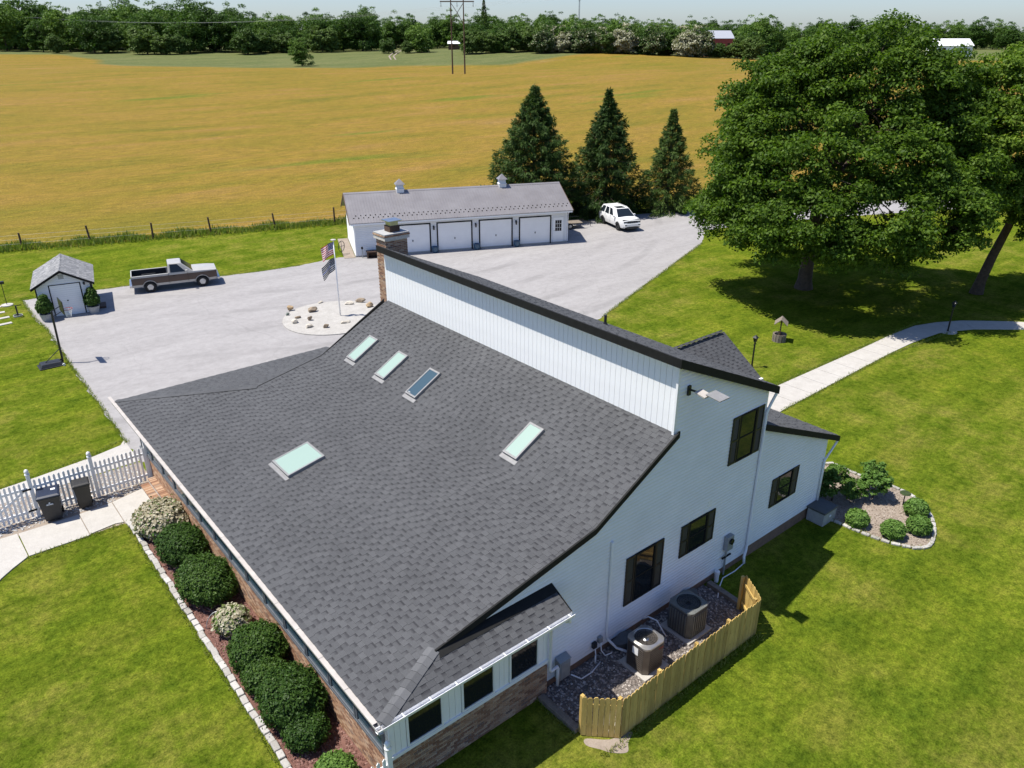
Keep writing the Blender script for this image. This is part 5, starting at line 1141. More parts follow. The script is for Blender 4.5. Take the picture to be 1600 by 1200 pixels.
for y in (-.62, .62): m = MB(); m.tube([(-1.2, y, .5), (1.2, y, .5), (1.2, y, .85), (-1.2, y, .85)], .025, 6); m.build('side_rail', 'lamp_black', t)
m = MB(); m.tube([(1.2, -.5, .48), (2.2, 0, .45), (1.2, .5, .48)], .03, 6); m.tube([(2.15, 0, .45), (2.15, 0, 0)], .025, 6); m.build('tongue', 'lamp_black', t)
for s in (-1, 1): wheel(t, -.1, s*.72, .28, .16, 'steel', s)

# ------------------------------------------------------------------ foliage generators
def leaves(centers, normals, size, rg, aspect=.62, fold=.18):
    """rhombic folded leaves at given points, roughly facing their normals"""
    N = len(centers); nrm = normals + rg.normal(size=(N, 3))*.55; nrm /= np.linalg.norm(nrm, axis=1)[:, None]+1e-9
    t = rg.normal(size=(N, 3)); t -= nrm*(t*nrm).sum(1)[:, None]; t /= np.linalg.norm(t, axis=1)[:, None]+1e-9; b = np.cross(nrm, t)
    s = (size*rg.uniform(.65, 1.25, N))[:, None]
    V = np.stack([centers - t*s*.5, centers + b*s*aspect*.5 + nrm*s*fold*.3 - t*s*.05, centers + t*s*.55 - nrm*s*fold*.5, centers - b*s*aspect*.5 + nrm*s*fold*.3 - t*s*.05], 1)
    return V.reshape(-1, 3)
def clump_leaves(C, Rr, n_each, size, rg, squash=.75, up=.55):
    out = []
    for c, r in zip(C, Rr):
        n = max(6, int(n_each*(r/np.mean(Rr))**2)); d = rg.normal(size=(n, 3)); d /= np.linalg.norm(d, axis=1)[:, None]
        d[:, 2] = np.where(d[:, 2] < -.35, -d[:, 2]*.6, d[:, 2])
        rad = r*(rg.uniform(0, 1, n)**.35)[:, None]; P = c + d*rad*np.array([1, 1, squash]); nm = d*.7 + np.array([0, 0, up]); out.append(leaves(P, nm, size, rg))
    return np.concatenate(out)
def limb(m, a, b, r0, r1, rg, sag=.12, n=5):
    a, b = np.array(a, float), np.array(b, float); L = np.linalg.norm(b-a); mid = rg.normal(size=3)*L*.05
    pts = []; rr = []
    for i in range(n+1):
        t = i/n; p = a + (b-a)*t + mid*math.sin(t*math.pi) + np.array([0, 0, L*sag])*math.sin(t*math.pi)*.6; pts.append(tuple(p)); rr.append(r0+(r1-r0)*t)
    m.tube(pts, rr, 6 if r0 < .12 else 9, False)
def broadleaf(name, label, cat, loc, H, crown, rg, n_clump, n_leaf, leaf, mat, trunk_r, trunk_h, lean=(0, 0), group=None, lobes=None, clump_r=(.7, 1.25), rz=0):
    """trunk + limbs, crown of leaf clumps on the outer shell of lobes; crown=(cx,cy,cz,rx,ry,rz)"""
    t = thing(name, label, cat, loc, rz, group)
    lobes = lobes or [crown]; C = []; Rr = []; k = 0
    wts = np.array([l[3]*l[4]+l[3]*l[5] for l in lobes], float); wts /= wts.sum()
    while len(C) < n_clump:
        l = lobes[rg.choice(len(lobes), p=wts)]; d = rg.normal(size=3); d /= np.linalg.norm(d); q = rg.uniform(.25, 1)**.42
        if d[2] < -.55: continue
        p = np.array(l[:3]) + d*q*np.array(l[3:6])*rg.uniform(.86, 1.08)
        inner = False
        for o in lobes:
            e = (p-np.array(o[:3]))/np.array(o[3:6])
            if o is not l and np.linalg.norm(e) < .72: inner = True
        if inner: continue
        if H > 8 and math.sin(p[0]*1.05+1)*math.sin(p[1]*1.15)+.6*math.sin(p[2]*1.0+p[0]*.5) < -.62 and rg.uniform() < .8: continue
        C.append(p); Rr.append(rg.uniform(*clump_r))
    C = np.array(C); Rr = np.array(Rr)
    m = MB(); top = np.array([lean[0], lean[1], trunk_h]); fork = top
    pts = [(0, 0, -.1), (lean[0]*.1, lean[1]*.1, trunk_h*.18), (lean[0]*.45, lean[1]*.45, trunk_h*.55), tuple(top), tuple(top + np.array([lean[0]*.4, lean[1]*.4, (H-trunk_h)*.35])), tuple(top + np.array([lean[0]*.5, lean[1]*.5, (H-trunk_h)*.75]))]
    m.tube(pts, [trunk_r*1.45, trunk_r*1.05, trunk_r*.92, trunk_r*.8, trunk_r*.5, trunk_r*.12], 12, False)
    idx = rg.permutation(len(C)); nl = min(len(C), 95); mains = []
    for i in idx[:14]:
        f = rg.uniform(.0, .6); a = top + (np.array(pts[-1])-top)*f; b = a + (C[i]-a)*.72; limb(m, a, b, trunk_r*.38*(1-f*.4), trunk_r*.10, rg); mains.append((a, b))
    for i in idx[14:nl]:
        a, b = min(mains, key=lambda q: np.linalg.norm((q[0]+q[1])/2-C[i])); s = a + (b-a)*rg.uniform(.4, 1); limb(m, s, C[i], trunk_r*.11, .015, rg, .06, 4)
    m.build('trunk', 'bark', t, smooth=True)
    V = clump_leaves(C, Rr, n_leaf, leaf, rg); link('crown', qmesh('crown', V, mat), t)
    return t
def r_(s): return np.random.default_rng(s)
# ------------------------------------------------------------------ big maple and its neighbour
def rt(L): return [(r*.772-t*.636, -r*.636-t*.772, z, a, a, h) for r, t, z, a, h in L]     # lobes given as right / towards the house / up
broadleaf('maple_tree', 'huge dense maple spreading over the lawn beside the driveway', 'tree', (48.3, 26.9, 0), 17.4, None, r_(1), 1750, 150, .22, 'maple_leaf', .46, 3.4,
          lobes=rt([(1.8, 0, 12.2, 5.6, 4.7), (5.8, 0, 11.0, 4.2, 4.2), (-2.6, 0, 11.0, 4.2, 4.3), (0, 3, 8.5, 6, 5), (5.5, 2.6, 7.6, 4.5, 4.5), (-4.2, 1.5, 7.6, 3.6, 4.2), (0, -4, 9, 6, 5), (-3.4, 4, 4.9, 3.6, 2.5), (1.2, 5.4, 4.9, 3.8, 2.6), (4.8, 4.4, 5.0, 3.2, 2.5), (1, 7, 6.0, 3.5, 2.7), (4.2, 6.4, 6.4, 3.2, 2.8), (-2.6, 6.6, 5.8, 3.0, 2.4), (-5.6, 0.5, 5.2, 2.6, 2.6), (-1, 2, 6.5, 5.5, 3.5), (3.5, 0, 7.5, 5.5, 4.5), (8, -1, 8.2, 3, 3.8), (8.2, .5, 10.6, 3.0, 3.4)]), clump_r=(.55, 1.05))
broadleaf('oak_tree', 'looser tall tree with leaning bare trunk at the lawn edge', 'tree', (56.3, 18.8, 0), 15.6, None, r_(2), 1050, 140, .22, 'maple_leaf', .32, 4.6, lean=(.75, -.65),
          lobes=rt([(.6, 0, 11.6, 4.2, 4.2), (4.5, 0, 10.5, 4.5, 4.8), (-1.8, 1, 9.4, 2.8, 3.6), (5, 2.5, 5.6, 3.4, 2.2), (1.2, 1.5, 6.9, 2.6, 2.0), (9, 1, 6.4, 4, 4.2), (-1.6, 1.2, 7.0, 2.6, 2.2), (3.2, 2.4, 5.2, 3.4, 2.0), (6, 3.5, 4.8, 3.5, 2.0)]), clump_r=(.5, .95))
broadleaf('young_tree', 'light green young tree leaning in past the end of the walk', 'tree', (49.6, 8.6, 0), 4.2, None, r_(3), 60, 90, .2, 'light_leaf', .08, 1.2, lobes=[(0, 0, 2.6, 1.5, 1.5, 1.3)], clump_r=(.3, .55))

# ------------------------------------------------------------------ spruces
def spruce(label, loc, H, Rb, seed, nb, ex):
    rg = r_(seed); t = thing('spruce_tree', label, 'tree', loc, 0, 'spruces behind the garage'); m = MB(); m.tube([(0, 0, -.1), (0, 0, H*.5), (0, 0, H)], [.22, .13, .015], 10, False)
    P = []; Nn = []
    zs = []; z = .35
    while z < H-.12: zs.append(z); z += .30+.16*(1-z/H)
    for i, (z0_, j) in enumerate([(zz, j) for zz in zs for j in range(nb)]):
        z = z0_ + rg.uniform(-.07, .07); f = z/H; a = j*2*math.pi/nb + z*2.1 + rg.uniform(-.35, .35); L = Rb*((1-f)**ex)*rg.uniform(.72, 1.1)*(.92+.14*math.sin(a*2+seed+z))*(1-.75*max(0, f-.7)/.3)+.05
        d = np.array([math.cos(a), math.sin(a), 0]); rise = (.45*f-.12); pts = []
        for k in range(6):
            q = k/5; pts.append(d*L*q + np.array([0, 0, z + L*(rise*q - .30*q*q*(1-f) + .16*q**3)]))
        m.tube([tuple(p) for p in pts], [.035*(1-f)+.012-.004*0]+[.02*(1-f)+.008]*4+[.004], 5, False)
        n = int(14+L*62); q = rg.uniform(.06, 1.03, n); q = np.sqrt(q); base = np.array([np.interp(q, np.linspace(0, 1, 6), [p[c] for p in pts]) for c in range(3)]).T
        side = np.cross(d, [0, 0, 1]); sp = (L*.26*(1-q*.65))[:, None]*rg.uniform(-1, 1, (n, 1)); base = base + side*sp + np.array([0, 0, -1])*(rg.uniform(0, .40, (n, 1))*np.minimum(L*.35, 1))
        P.append(base); Nn.append(np.tile(d*.5+np.array([0, 0, .6]), (n, 1)))
    m.build('trunk', 'bark', t); P = np.concatenate(P); Nn = np.concatenate(Nn); N = len(P)
    # drooping sprays: narrow rhombs hanging outward and down
    out = P*np.array([1, 1, 0]); out /= np.linalg.norm(out, axis=1)[:, None]+1e-6; tdir = out*rg.uniform(.3, 1, (N, 1)) + np.array([0, 0, -1])*rg.uniform(-.1, .8, (N, 1)) + rg.normal(size=(N, 3))*.4; tdir /= np.linalg.norm(tdir, axis=1)[:, None]
    b = np.cross(tdir, Nn+rg.normal(size=(N, 3))*.5); b /= np.linalg.norm(b, axis=1)[:, None]; s = rg.uniform(.22, .46, (N, 1)); w = s*.22
    V = np.stack([P, P+tdir*s*.5+b*w*.5, P+tdir*s, P+tdir*s*.5-b*w*.5], 1).reshape(-1, 3); link('crown', qmesh('crown', V, 'spruce_needle'), t)
spruce('broadest dark spruce standing behind the right end of the garage', (48.6, 55.8, 0), 12.0, 6.0, 11, 11, .80); spruce('pointed dark spruce standing directly behind the white car', (55.3, 53.0, 0), 11.4, 5.2, 12, 10, .86); spruce('smallest and slimmest spruce, next to the big maple', (61.0, 49.9, 0), 9.7, 3.9, 13, 8, .95)

# ------------------------------------------------------------------ shrubs
def shrub(name, label, loc, lobes, n, size, mat, seed, group=None, mat2=None, frac=0, core='yew_core'):
    rg = r_(seed); t = thing(name, label, 'shrub', loc, 0, group); bm = bmesh.new()
    for l in lobes:
        g = bmesh.ops.create_icosphere(bm, subdivisions=3, radius=1)
        for v in g['verts']:
            d = np.array(v.co); k = .88 + .07*math.sin(d[0]*9+l[0]*5)*math.sin(d[1]*8)+.05*math.sin(d[2]*11); p = np.array(l[:3]) + d*k*np.array(l[3:6]); v.co = Vector((p[0], p[1], max(p[2], .0)))
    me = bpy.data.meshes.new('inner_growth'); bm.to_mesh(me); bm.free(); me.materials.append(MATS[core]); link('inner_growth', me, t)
    Ps, Ns = [], []; ar = np.array([l[3]*l[4]+l[5]*l[3] for l in lobes]); ar = ar/ar.sum()
    for l, a in zip(lobes, ar):
        k = int(n*a); d = rg.normal(size=(k, 3)); d /= np.linalg.norm(d, axis=1)[:, None]; d = d[d[:, 2] > -.45]
        bumpy = 1 + .06*np.sin(d[:, 0]*9+l[0]*5)*np.sin(d[:, 1]*8) + .05*np.sin(d[:, 2]*11) + .05*np.sin(d[:, 0]*21+3*l[1])*np.sin(d[:, 1]*19+d[:, 2]*17) + np.abs(rg.normal(size=len(d)))*.06 + (rg.uniform(0, 1, len(d)) > .985)*rg.uniform(0, .22, len(d))
        p = np.array(l[:3]) + d*bumpy[:, None]*np.array(l[3:6])*.97
        keep = p[:, 2] > .01
        for o in lobes:
            if o is not l: keep &= np.linalg.norm((p-np.array(o[:3]))/np.array(o[3:6]), axis=1) > .88
        Ps.append(p[keep]); Ns.append((d/np.array(l[3:6]))[keep])
    P = np.concatenate(Ps); Nn = np.concatenate(Ns); Nn = Nn/np.linalg.norm(Nn, axis=1)[:, None] + np.array([0, 0, .35]); msk = np.zeros(len(P), bool)
    if mat2:
        cl_ = np.sin(P[:, 0]*9)+np.sin(P[:, 1]*8+1)+np.sin(P[:, 2]*10); msk = (rg.uniform(0, 1, len(P)) < frac)
        link('blossom', qmesh('blossom', leaves(P[msk]+Nn[msk]*.025, Nn[msk], size*1.1, rg, .9), mat2), t)
    link('foliage', qmesh('foliage', leaves(P[~msk], Nn[~msk], size, rg), mat), t); return t
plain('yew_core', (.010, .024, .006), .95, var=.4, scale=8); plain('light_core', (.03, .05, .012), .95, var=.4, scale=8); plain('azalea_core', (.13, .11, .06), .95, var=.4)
YG = 'clipped yews along the eave wall'
def shrub_s(k, name, label, loc, lobes, *a): return shrub(name, label, loc, [tuple(v*k for v in l) for l in lobes], *a)
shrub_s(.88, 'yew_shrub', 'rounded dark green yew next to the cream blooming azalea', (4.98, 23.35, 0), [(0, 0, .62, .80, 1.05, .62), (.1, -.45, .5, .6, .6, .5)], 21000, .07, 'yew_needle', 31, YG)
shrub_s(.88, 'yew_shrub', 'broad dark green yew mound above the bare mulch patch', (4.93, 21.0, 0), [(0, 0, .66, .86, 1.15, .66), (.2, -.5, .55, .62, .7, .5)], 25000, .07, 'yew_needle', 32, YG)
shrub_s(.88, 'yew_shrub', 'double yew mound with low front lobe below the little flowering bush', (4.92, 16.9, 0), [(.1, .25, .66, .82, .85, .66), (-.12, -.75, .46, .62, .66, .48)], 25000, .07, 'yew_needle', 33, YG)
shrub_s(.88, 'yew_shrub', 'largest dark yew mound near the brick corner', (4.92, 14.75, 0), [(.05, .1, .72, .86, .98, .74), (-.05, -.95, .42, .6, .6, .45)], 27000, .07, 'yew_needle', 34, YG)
shrub('azalea_shrub', 'cream blooming azalea beside the brick steps', (4.95, 25.45, 0), [(0, 0, .48, .78, .95, .52)], 11000, .10, 'light_leaf', 35, None, 'blossom', .5, 'azalea_core')
shrub('flowering_bush', 'small cream flowering bush between the two pairs of yews', (4.95, 18.95, 0), [(0, 0, .34, .46, .48, .36)], 4200, .09, 'light_leaf', 36, None, 'blossom', .38, 'light_core')
shrub('light_bush', 'small bright green bush beside the corner picket fence', (4.85, 12.35, 0), [(0, 0, .32, .48, .5, .4)], 4200, .09, 'light_leaf', 37, None, None, 0, 'light_core')
t = thing('plant_hoop', 'thin metal plant support arching over the small flowering bush', 'plant support', (4.7, 19.35, 0)); m = MB(); m.tube([(-.35*math.cos(a), .1*math.cos(a), .55*math.sin(a)) for a in np.linspace(0, math.pi, 17)], .012, 5); m.build('hoop', 'grey_metal', t)
BG = 'round shrubs in the gravel bed'
for i, (x, y, s, lab) in enumerate(((23.95+.25, 10.0, .36, 'round grey green shrub at the deck box end of the gravel bed'), (24.5, 8.85, .37, 'round grey green shrub midway along the front curve of the bed'), (25.45, 8.4, .38, 'round grey green shrub near the tip of the gravel bed'), (26.45, 8.95, .38, 'round grey green shrub on the outer curve of the bed'))):
    shrub('round_shrub', lab, (x, y, 0), [(0, 0, s*.75, s, s, s*.85)], 3600, .10, 'light_leaf', 50+i, BG, core='light_core')
broadleaf('dark_bush', 'tall dark twiggy bush in the gravel bed beside the wing', 'shrub', (25.0, 11.4, 0), 1.5, None, r_(60), 85, 60, .12, 'wood_leaf', .035, .25, lobes=[(0, 0, .75, .7, .65, .6), (-.45, .7, .6, .5, .55, .5), (.4, -.4, .5, .45, .45, .4)], clump_r=(.12, .24))
broadleaf('bright_bush', 'bright yellow green bush in the middle of the gravel bed', 'shrub', (26.35, 10.5, 0), 1.5, None, r_(61), 70, 55, .12, 'light_leaf', .03, .25, lobes=[(0, 0, .7, .55, .5, .5), (.3, .3, .95, .4, .4, .4), (-.35, .1, .55, .35, .35, .35)], clump_r=(.12, .22))
shrub('small_perennial', 'small light green perennial near the entrance side of the bed', (26.6, 12.2, 0), [(0, 0, .25, .34, .34, .3)], 1500, .10, 'light_leaf', 62, None, core='light_core')
t = thing('garden_stake', 'little dark garden stake with flower top in the gravel bed', 'ornament', (26.75, 9.55, 0)); m = MB(); m.tube([(0, 0, 0), (0, 0, .5)], .02, 6); m.build('stake', 'lamp_black', t); m = MB(); m.lathe([(.03, .46), (.2, .52), (.16, .56), (.0, .53)], n=10); m.build('flower', 'light_core', t)
for lab, p, sd_ in (('potted evergreen at the left corner of the shed front', sh(.25, -.62), 71), ('potted evergreen at the right corner of the shed front', sh(2.85, -.30), 72)):
    tt = shrub('potted_evergreen', lab, (p[0], p[1], 0), [(0, 0, .85, .42, .42, .48), (.05, 0, 1.25, .26, .26, .38)], 2600, .16, 'yew_needle', sd_, 'potted evergreens at the shed')
    m = MB(); m.lathe([(.26, 0), (.36, .42), (.38, .46), (.33, .46), (.30, .36), (0, .36)], n=16); m.build('pot', 'pot_grey', tt)

# ------------------------------------------------------------------ field fence with weeds
ff = thing('field_fence', 'old wooden post and wire fence along the barley field', 'fence', (20, FENCE(20), 0)); me = None
xs_ = [-11.5, -6.2, -1.2, 3.8] + [8.55, 13.34, 17.87, 22.34, 27.56, 32.6, 37.6, 42.6, 47.6]
for x in xs_:
    m = MB(); y = FENCE(x)+random.uniform(-.1, .1); lx, ly = random.uniform(-.12, .12), random.uniform(-.06, .06); m.tube([(x, y, -.1), (x+lx, y+ly, 1.45+random.uniform(-.1, .12))], [.085, .075], 8); m.build('post', 'brown_wood', ff, True)
for z in (.5, .85, 1.2): m = MB(); m.tube([(x, FENCE(x), z) for x in xs_], .006, 4); m.build('wire', 'grey_metal', ff, True)
def tufts(name, label, n, xr, yf, spread, h, mat, seed, w=.05):
    rg = r_(seed); x = rg.uniform(*xr, n); y = yf(x) + rg.normal(size=n)*spread; b = np.stack([x, y, np.zeros(n)], 1); hh = h*rg.uniform(.4, 1.2, n)*(.65+.35*np.sin(x*1.3)*np.sin(x*.37+1)); a = rg.uniform(0, 6.28, n); dv = np.stack([np.cos(a), np.sin(a), np.zeros(n)], 1); ln = rg.normal(size=(n, 3))*np.array([.3, .3, 0])
    top = b + np.array([0, 0, 1])*hh[:, None] + ln*hh[:, None]; mid = b + (top-b)*.55; V = np.stack([b, mid+dv*w, top, mid-dv*w], 1).reshape(-1, 3)
    return tag(stuff(link(name, qmesh(name, V, mat))), label, 'weeds')
tufts('fence_weeds', 'tall green weeds growing along the field fence', 22000, (-14, 62), lambda x: FENCE(x)+.35, .60, .66, 'weed', 81, .045)
tufts('garage_weeds', 'rough grass at the foot of the spruces', 6000, (45, 66), lambda x: FENCE(x)-2.6, 1.0, .35, 'weed', 82, .05)

# ------------------------------------------------------------------ far country: woods, hedgerow, buildings, pylon
def place(px, w):
    """point at forward distance w along the bearing of a given image column"""
    dx = (px-800)/1206.0; u = w*dx/(math.cos(PITCH)+ .43*math.sin(PITCH)); x, y = w*FX + u*FY, w*FY - u*FX
    return x, y, float(terr(x, y))
def tree_variant(seed, H, R0, leafsize, nc, nl, mat, base=.18):
    rg = r_(seed); C = []; Rr = []
    lob = [(0, 0, H*.56, R0*.85, R0*.85, H*.43)] + [(R0*.55*math.cos(a), R0*.55*math.sin(a), H*rg.uniform(.14, .62), R0*.62, R0*.62, H*.27) for a in rg.uniform(0, 6.28, 8)]
    while len(C) < nc:
        l = lob[rg.integers(len(lob))]; d = rg.normal(size=3); d /= np.linalg.norm(d); p = np.array(l[:3])+d*rg.uniform(.5, 1)**.5*np.array(l[3:6])
        if p[2] > H*.03: C.append(p); Rr.append(rg.uniform(.13, .24)*R0*1.5)
    V = clump_leaves(np.array(C), np.array(Rr), nl, leafsize, rg); cm = qmesh('crown', V, mat)
    m = MB(); m.tube([(0, 0, -.5), (0, 0, H*.4), (0, 0, H*.8)], [R0*.055, R0*.04, R0*.01], 7, False)
    for i in range(8): limb(m, (0, 0, H*rg.uniform(.2, .5)), C[i*3], R0*.022, .02, rg, .05, 3)
    me = bpy.data.meshes.new('trunk'); me.from_pydata(m.v, [], m.f); me.materials.append(MATS['bark']); return cm, me
leafmat('bloom_leaf', [(.05, (.04, .075, .02)), (.4, (.075, .12, .035)), (.55, (.30, .30, .19)), (.95, (.48, .46, .34))], trans=.2)
leafmat('bright_wood', [(.05, (.045, .085, .018)), (.5, (.08, .135, .03)), (.95, (.14, .20, .05))], trans=.25)
VAR = [tree_variant(100+i, H, R0, .80, 230, 42, mt) for i, (H, R0, mt) in enumerate([(20, 7.4, 'wood_leaf'), (23, 7.8, 'wood_leaf'), (18, 7.8, 'wood_leaf'), (21, 6.6, 'wood_leaf'), (12, 5.2, 'bright_wood'), (12.5, 5.6, 'bloom_leaf'), (14, 6.0, 'wood_leaf')])]
VH = [20, 23, 18, 21, 12, 12.5, 14]
def far_tree(v, px, w, s, label, group, name='woodland_tree'):
    x, y, z = place(px, w); t = thing(name, label, 'tree', (x, y, z-.1), random.uniform(0, 6.28), group); t.scale = (s*random.uniform(.9, 1.12), s*random.uniform(.9, 1.12), s)
    for me, nm in ((VAR[v][0], 'crown'), (VAR[v][1], 'trunk')): o = bpy.data.objects.new(nm, me); COL.objects.link(o); o.parent = t
    return t
rr = random.Random(5)
FORM = ['rounded', 'tall broad', 'low spreading', 'slender', 'bright green', 'blossoming', 'bushy']; ROW = ['front', 'middle', 'back']
LW, GW = 'dark woodland tree in the long wood beyond the barley field', 'trees of the far wood'
for row, (w, dw) in enumerate(((432, 10), (452, 10), (476, 12))):
    px = -60 + row*9
    while px < 590:
        v = rr.choice((0, 1, 2, 3)); far_tree(v, px+rr.uniform(-9, 9), w+rr.uniform(-dw, dw)*1.4+max(0, px-330)*.10, (1.14-.00042*max(0, px))*rr.choice((.72, .9, 1.0, 1.08, 1.2))*rr.uniform(.93, 1.07), FORM[v]+' dark tree in the '+ROW[row]+' row of the long wood beyond the barley', GW); px += 27 if row == 0 else 25
for px in (85, 150, 165, 235, 255, 285, 385, 405, 440, 452, 500, 515): far_tree(rr.choice((4, 4, 2)), px+rr.uniform(-5, 5), 408+rr.uniform(-8, 10)+max(0, px-330)*.10, rr.uniform(.75, 1.2), 'lighter green tree at the sunny front edge of the far wood', 'edge trees of the far wood')
for row, w in enumerate((520, 560)):
    px = 540+row*12
    while px < 790: v = rr.choice((0, 1, 3, 2)); far_tree(v, px+rr.uniform(-7, 7), w+rr.uniform(-12, 12), rr.uniform(.82, 1.05), FORM[v]+' tree in the '+ROW[row*2]+' row behind the green pasture', 'trees behind the pasture'); px += 25
HR, HG = 'leafy hedgerow tree along the right end of the barley field', 'hedgerow trees'
for row, w in enumerate((392, 410)):
    px = 735 + row*11
    while px < 1180:
        v = rr.choice((4, 6, 6, 4)); far_tree(v, px+rr.uniform(-6, 6), w+rr.uniform(-7, 7), rr.uniform(.82, 1.12)*(.55 if 1092 < px < 1150 else 1), FORM[v]+' hedgerow tree in the '+ROW[row*2]+' row at the far end of the barley', HG, 'hedgerow_tree'); px += 21
for px in (850, 872, 905, 938, 972, 1018, 1070, 1082, 1090): far_tree(5, px, 385+rr.uniform(-3, 6), rr.uniform(.9, 1.15), 'hedgerow tree covered in creamy white blossom', 'blossoming hedgerow trees', 'blossom_tree')
for row, w in enumerate((640, 700)):
    px = 770 + row*14
    while px < 1680: v = rr.choice((0, 1, 2, 3)); far_tree(v, px+rr.uniform(-8, 8), w+rr.uniform(-15, 15), rr.uniform(.85, 1.15), FORM[v]+' distant tree in the '+ROW[row*2]+' row of the ridge on the horizon', 'distant ridge trees'); px += 26
for px, w, s, v in ((1175, 470, 1.0, 1), (1195, 470, 1.05, 0), (1215, 480, .95, 2), (1160, 480, .85, 3)): far_tree(v, px, w, s, 'tall dark tree in the group behind the big maple beyond the red barn', 'trees beyond the red barn')
far_tree(3, 470, 335, .58, 'single dark tree standing alone at the edge of the barley', None, 'lone_tree'); far_tree(6, 656, 412, .95, 'round tree beside the farm track in the pasture', None, 'pasture_tree'); far_tree(4, 607, 408, .62, 'small tree left of the farm track in the pasture', None, 'pasture_tree'); far_tree(4, 636, 405, .5, 'low bush below the round pasture tree', None, 'pasture_bush')
x, y, z = place(757, 500); t = thing('fir_tree', 'pointed dark fir rising above the far wood', 'tree', (x, y, z)); rg = r_(9); m = MB(); m.tube([(0, 0, 0), (0, 0, 25)], [.3, .03], 6); m.build('trunk', 'bark', t)
f = rg.uniform(.1, 1, 1500); a = rg.uniform(0, 6.28, 1500); q = 4.6*(1-f)**.8*rg.uniform(.4, 1, 1500); link('crown', qmesh('crown', leaves(np.stack([q*np.cos(a), q*np.sin(a), f*27], 1), np.tile([0, 0, 1.], (1500, 1)), .9, rg), 'spruce_needle'), t)
# pylon
x, y, z = place(716, 272); t = thing('power_pylon', 'wooden two pole power pylon standing in the barley field', 'pylon', (x, y, z), -YAW)
for s in (-1, 1): m = MB(); m.tube([(s*2.0, 0, -1), (s*2.0, 0, 22.3)], [.26, .17], 10); m.build('pole', 'brown_wood', t)
m = MB(); m.box(-5.4, 5.4, -.12, .12, 21.0, 21.35); m.build('crossarm', 'timber', t)
for s in (-1, 1): m = MB(); m.bar((s*2.0, .15, 14.5), (0, .15, 18.0), .12, .2); m.bar((0, .16, 18.0), (s*-2.0, .16, 20.8), .1, .18); m.build('brace', 'timber', t)
for k, xx in enumerate((-5.1, 0, 5.1)): m = MB(); m.lathe([(.03, 0), (.12, -.3), (.05, -.5), (.12, -.8), (.12, -1.2), (.03, -1.4)], (xx, 0, 21.0), 8); m.build('insulator', 'grey_metal', t)
wv = thing('power_lines', 'thin power lines crossing high above the field', 'power line', (x, y, z+19), -YAW)
for xx in (-5.1, 0, 5.1):
    m = MB(); m.tube([(xx-220*q, 160*q, .6-14*q*(1-abs(q))*(1 if abs(q) < 1 else 0)) for q in np.linspace(-1.2, 1.2, 33)], .014, 4); m.build('wire', 'grey_metal', wv)
# farm track, field shed, tower, barns
trk = []
for px, w in ((614, 365), (611, 385), (618, 410), (625, 440), (622, 470)): trk.append(place(px, w))
def track_mesh(off, wd):
    m = MB(); P = [Vector(p) for p in trk]; vs = []
    for i, p in enumerate(P):
        d = (P[min(i+1, len(P)-1)]-P[max(i-1, 0)]).normalized(); s = d.cross(Vector((0, 0, 1))).normalized(); vs += [p+s*(off-wd)+Vector((0, 0, .12)), p+s*(off+wd)+Vector((0, 0, .12))]
    m.add(vs, [(2*i, 2*i+1, 2*i+3, 2*i+2) for i in range(len(P)-1)]); return m
for off in (-1.0, 1.0): structure(track_mesh(off, .34).build('farm_track', 'gravel_pink'))
def barn(name, label, px, w, L, D, h, hr, wall, roof, rz, base=0):
    x, y, z = place(px, w); t = thing(name, label, {'farm_house': 'house', 'field_shelter': 'shelter'}.get(name, 'barn'), (x, y, z+base), rz - YAW)
    m = MB(); m.slab([(-L/2, -D/2, -1), (-L/2, D/2, -1), (-L/2, D/2, h), (-L/2, 0, hr), (-L/2, -D/2, h)], (L, 0, 0)); m.build('wall', wall, t)
    for s in (-1, 1): m = MB(); m.slab([(-L/2-.4, s*(D/2+.4), h-.2), (L/2+.4, s*(D/2+.4), h-.2), (L/2+.4, 0, hr+.02), (-L/2-.4, 0, hr+.02)], (0, 0, .18)); m.build('roof', roof, t)
    for i in range(3): m = MB(); m.box(-L*.35+i*L*.3, -L*.35+i*L*.3+L*.10, -D/2-.05, -D/2+.05, h*.35, h*.75); m.build('window', 'dark_glass', t)
    m = MB(); m.box(L/2-.05, L/2+.06, -1.6, 1.6, 0, h*.8); m.build('door', 'white_paint', t)
barn('red_barn', 'red barn with grey roof among the trees on the horizon', 1119, 440, 14, 9, 9, 12.5, 'red_barn', 'metal_roof_far', .3, 0); barn('farm_house', 'small white house beside the distant red barn', 1141, 450, 7, 7, 5, 7.5, 'white_paint', 'metal_roof_far', .2, 0)
barn('white_barn', 'long pale roofed building behind the maple on the horizon', 1482, 430, 18, 11, 4, 7, 'white_paint', 'white_paint', 0, 2.2); barn('field_shelter', 'small white roofed open shelter in the green pasture', 722, 445, 14, 6, 2.6, 3.6, 'brown_wood', 'white_paint', 0, .2)
x, y, z = place(903, 800); t = thing('radio_tower', 'slender grey lattice radio mast on the horizon', 'mast', (x, y, z))
for a in range(3): m = MB(); m.tube([(1.0*math.cos(a*2.1), 1.0*math.sin(a*2.1), 0), (.3*math.cos(a*2.1), .3*math.sin(a*2.1), 46)], .16, 5); m.build('leg', 'grey_metal', t)
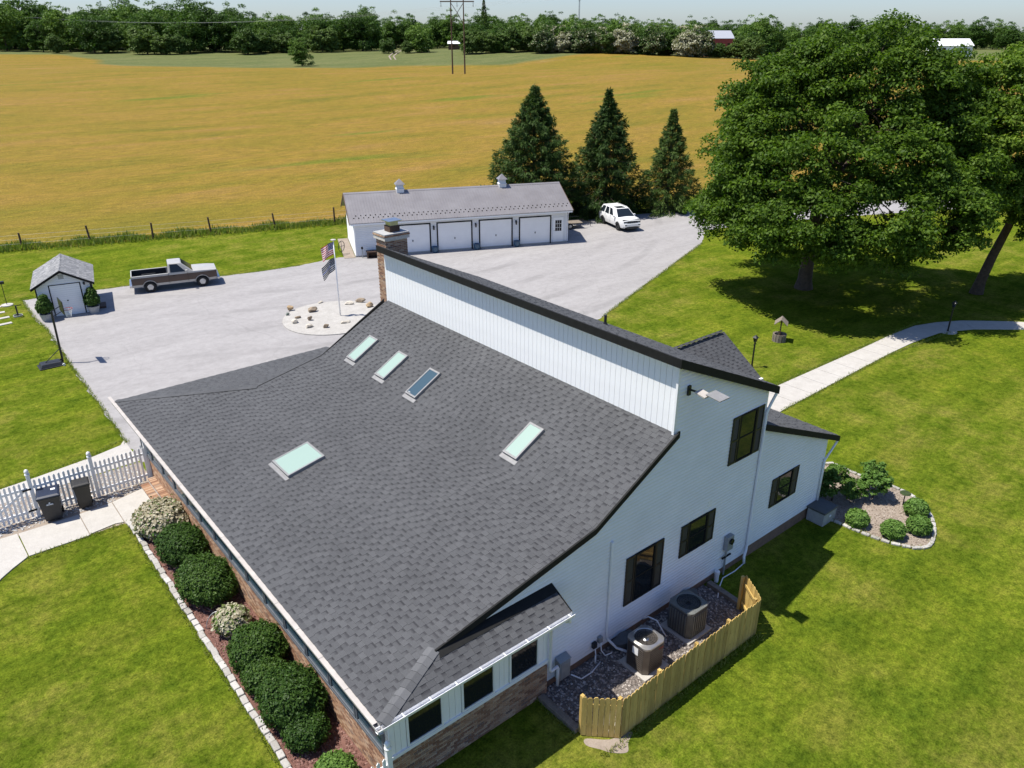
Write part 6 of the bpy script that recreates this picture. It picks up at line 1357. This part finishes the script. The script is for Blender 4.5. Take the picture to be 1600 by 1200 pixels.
for k in range(20): zz = k*2.3; rr0 = 1-.7*zz/46; m = MB(); m.tube([(rr0*math.cos(a*2.1+.0), rr0*math.sin(a*2.1), zz+(a % 2)*1.1) for a in range(4)], .07, 4); m.build('lattice', 'grey_metal', t)
for zz in (36, 41): m = MB(); m.lathe([(1.3, 0), (1.4, 1), (1.3, 2.2)], (0, 0, zz), 10); m.build('antenna_ring', 'grey_metal', t)
0 and m.slab([(place(1388, 384)[0]+a, place(1388, 384)[1]+b, place(1388, 384)[2]) for a, b in ((0, 0), (1, 0), (1, 1), (0, 1))], (0, 0, .01))

# ------------------------------------------------------------------ grass creeping over hard edges
def edge_grass(lines, per_m, h, spread, seed):
    rg = r_(seed); B = []
    for L in lines:
        for p, q in zip(L, L[1:]):
            d = math.hypot(q[0]-p[0], q[1]-p[1]); n = max(1, int(d*per_m)); t = rg.uniform(0, 1, n)[:, None]; B.append(np.array(p)+(np.array(q)-np.array(p))*t + rg.normal(size=(n, 2))*spread)
    b = np.concatenate(B); n = len(b); b = np.concatenate([b, np.zeros((n, 1))], 1); a = rg.uniform(0, 6.28, n); dv = np.stack([np.cos(a), np.sin(a), np.zeros(n)], 1); hh = h*rg.uniform(.4, 1.3, n)[:, None]
    top = b + np.array([0, 0, 1])*hh + rg.normal(size=(n, 3))*np.array([.6, .6, 0])*hh; mid = b+(top-b)*.5; V = np.stack([b, mid+dv*.012, top, mid-dv*.012], 1).reshape(-1, 3)
    return tag(stuff(link('edge_grass', qmesh('edge_grass', V, 'weed'))), 'grass blades creeping over the edges of paving and beds', 'grass')
edge_grass([DRIVE[:6], [(45.7, 36.4), (33.2, 31.5)], [(53.1, 39.3), (45.7, 36.4)], DRIVE[5:11], [(4.04, 12), (4.04, 26.4)], [(-3, 32.35), (.93, 32.3), (4.2, 32.75), (5.6, 33.4)], BEDR[4:]+BEDR[:1], [(10.2, 8.9), (16.75, 8.92)], [(30.2, 16.9), (40.9, 17.1), (47.2, 16.5)], [(31.8, 18.75), (40.7, 18.65), (47.5, 18.5)], [(.95, 26.6), (4.0, 26.7)], [(10.1, 9.8), (10.1, 11.2)]], 110, .10, .05, 91)
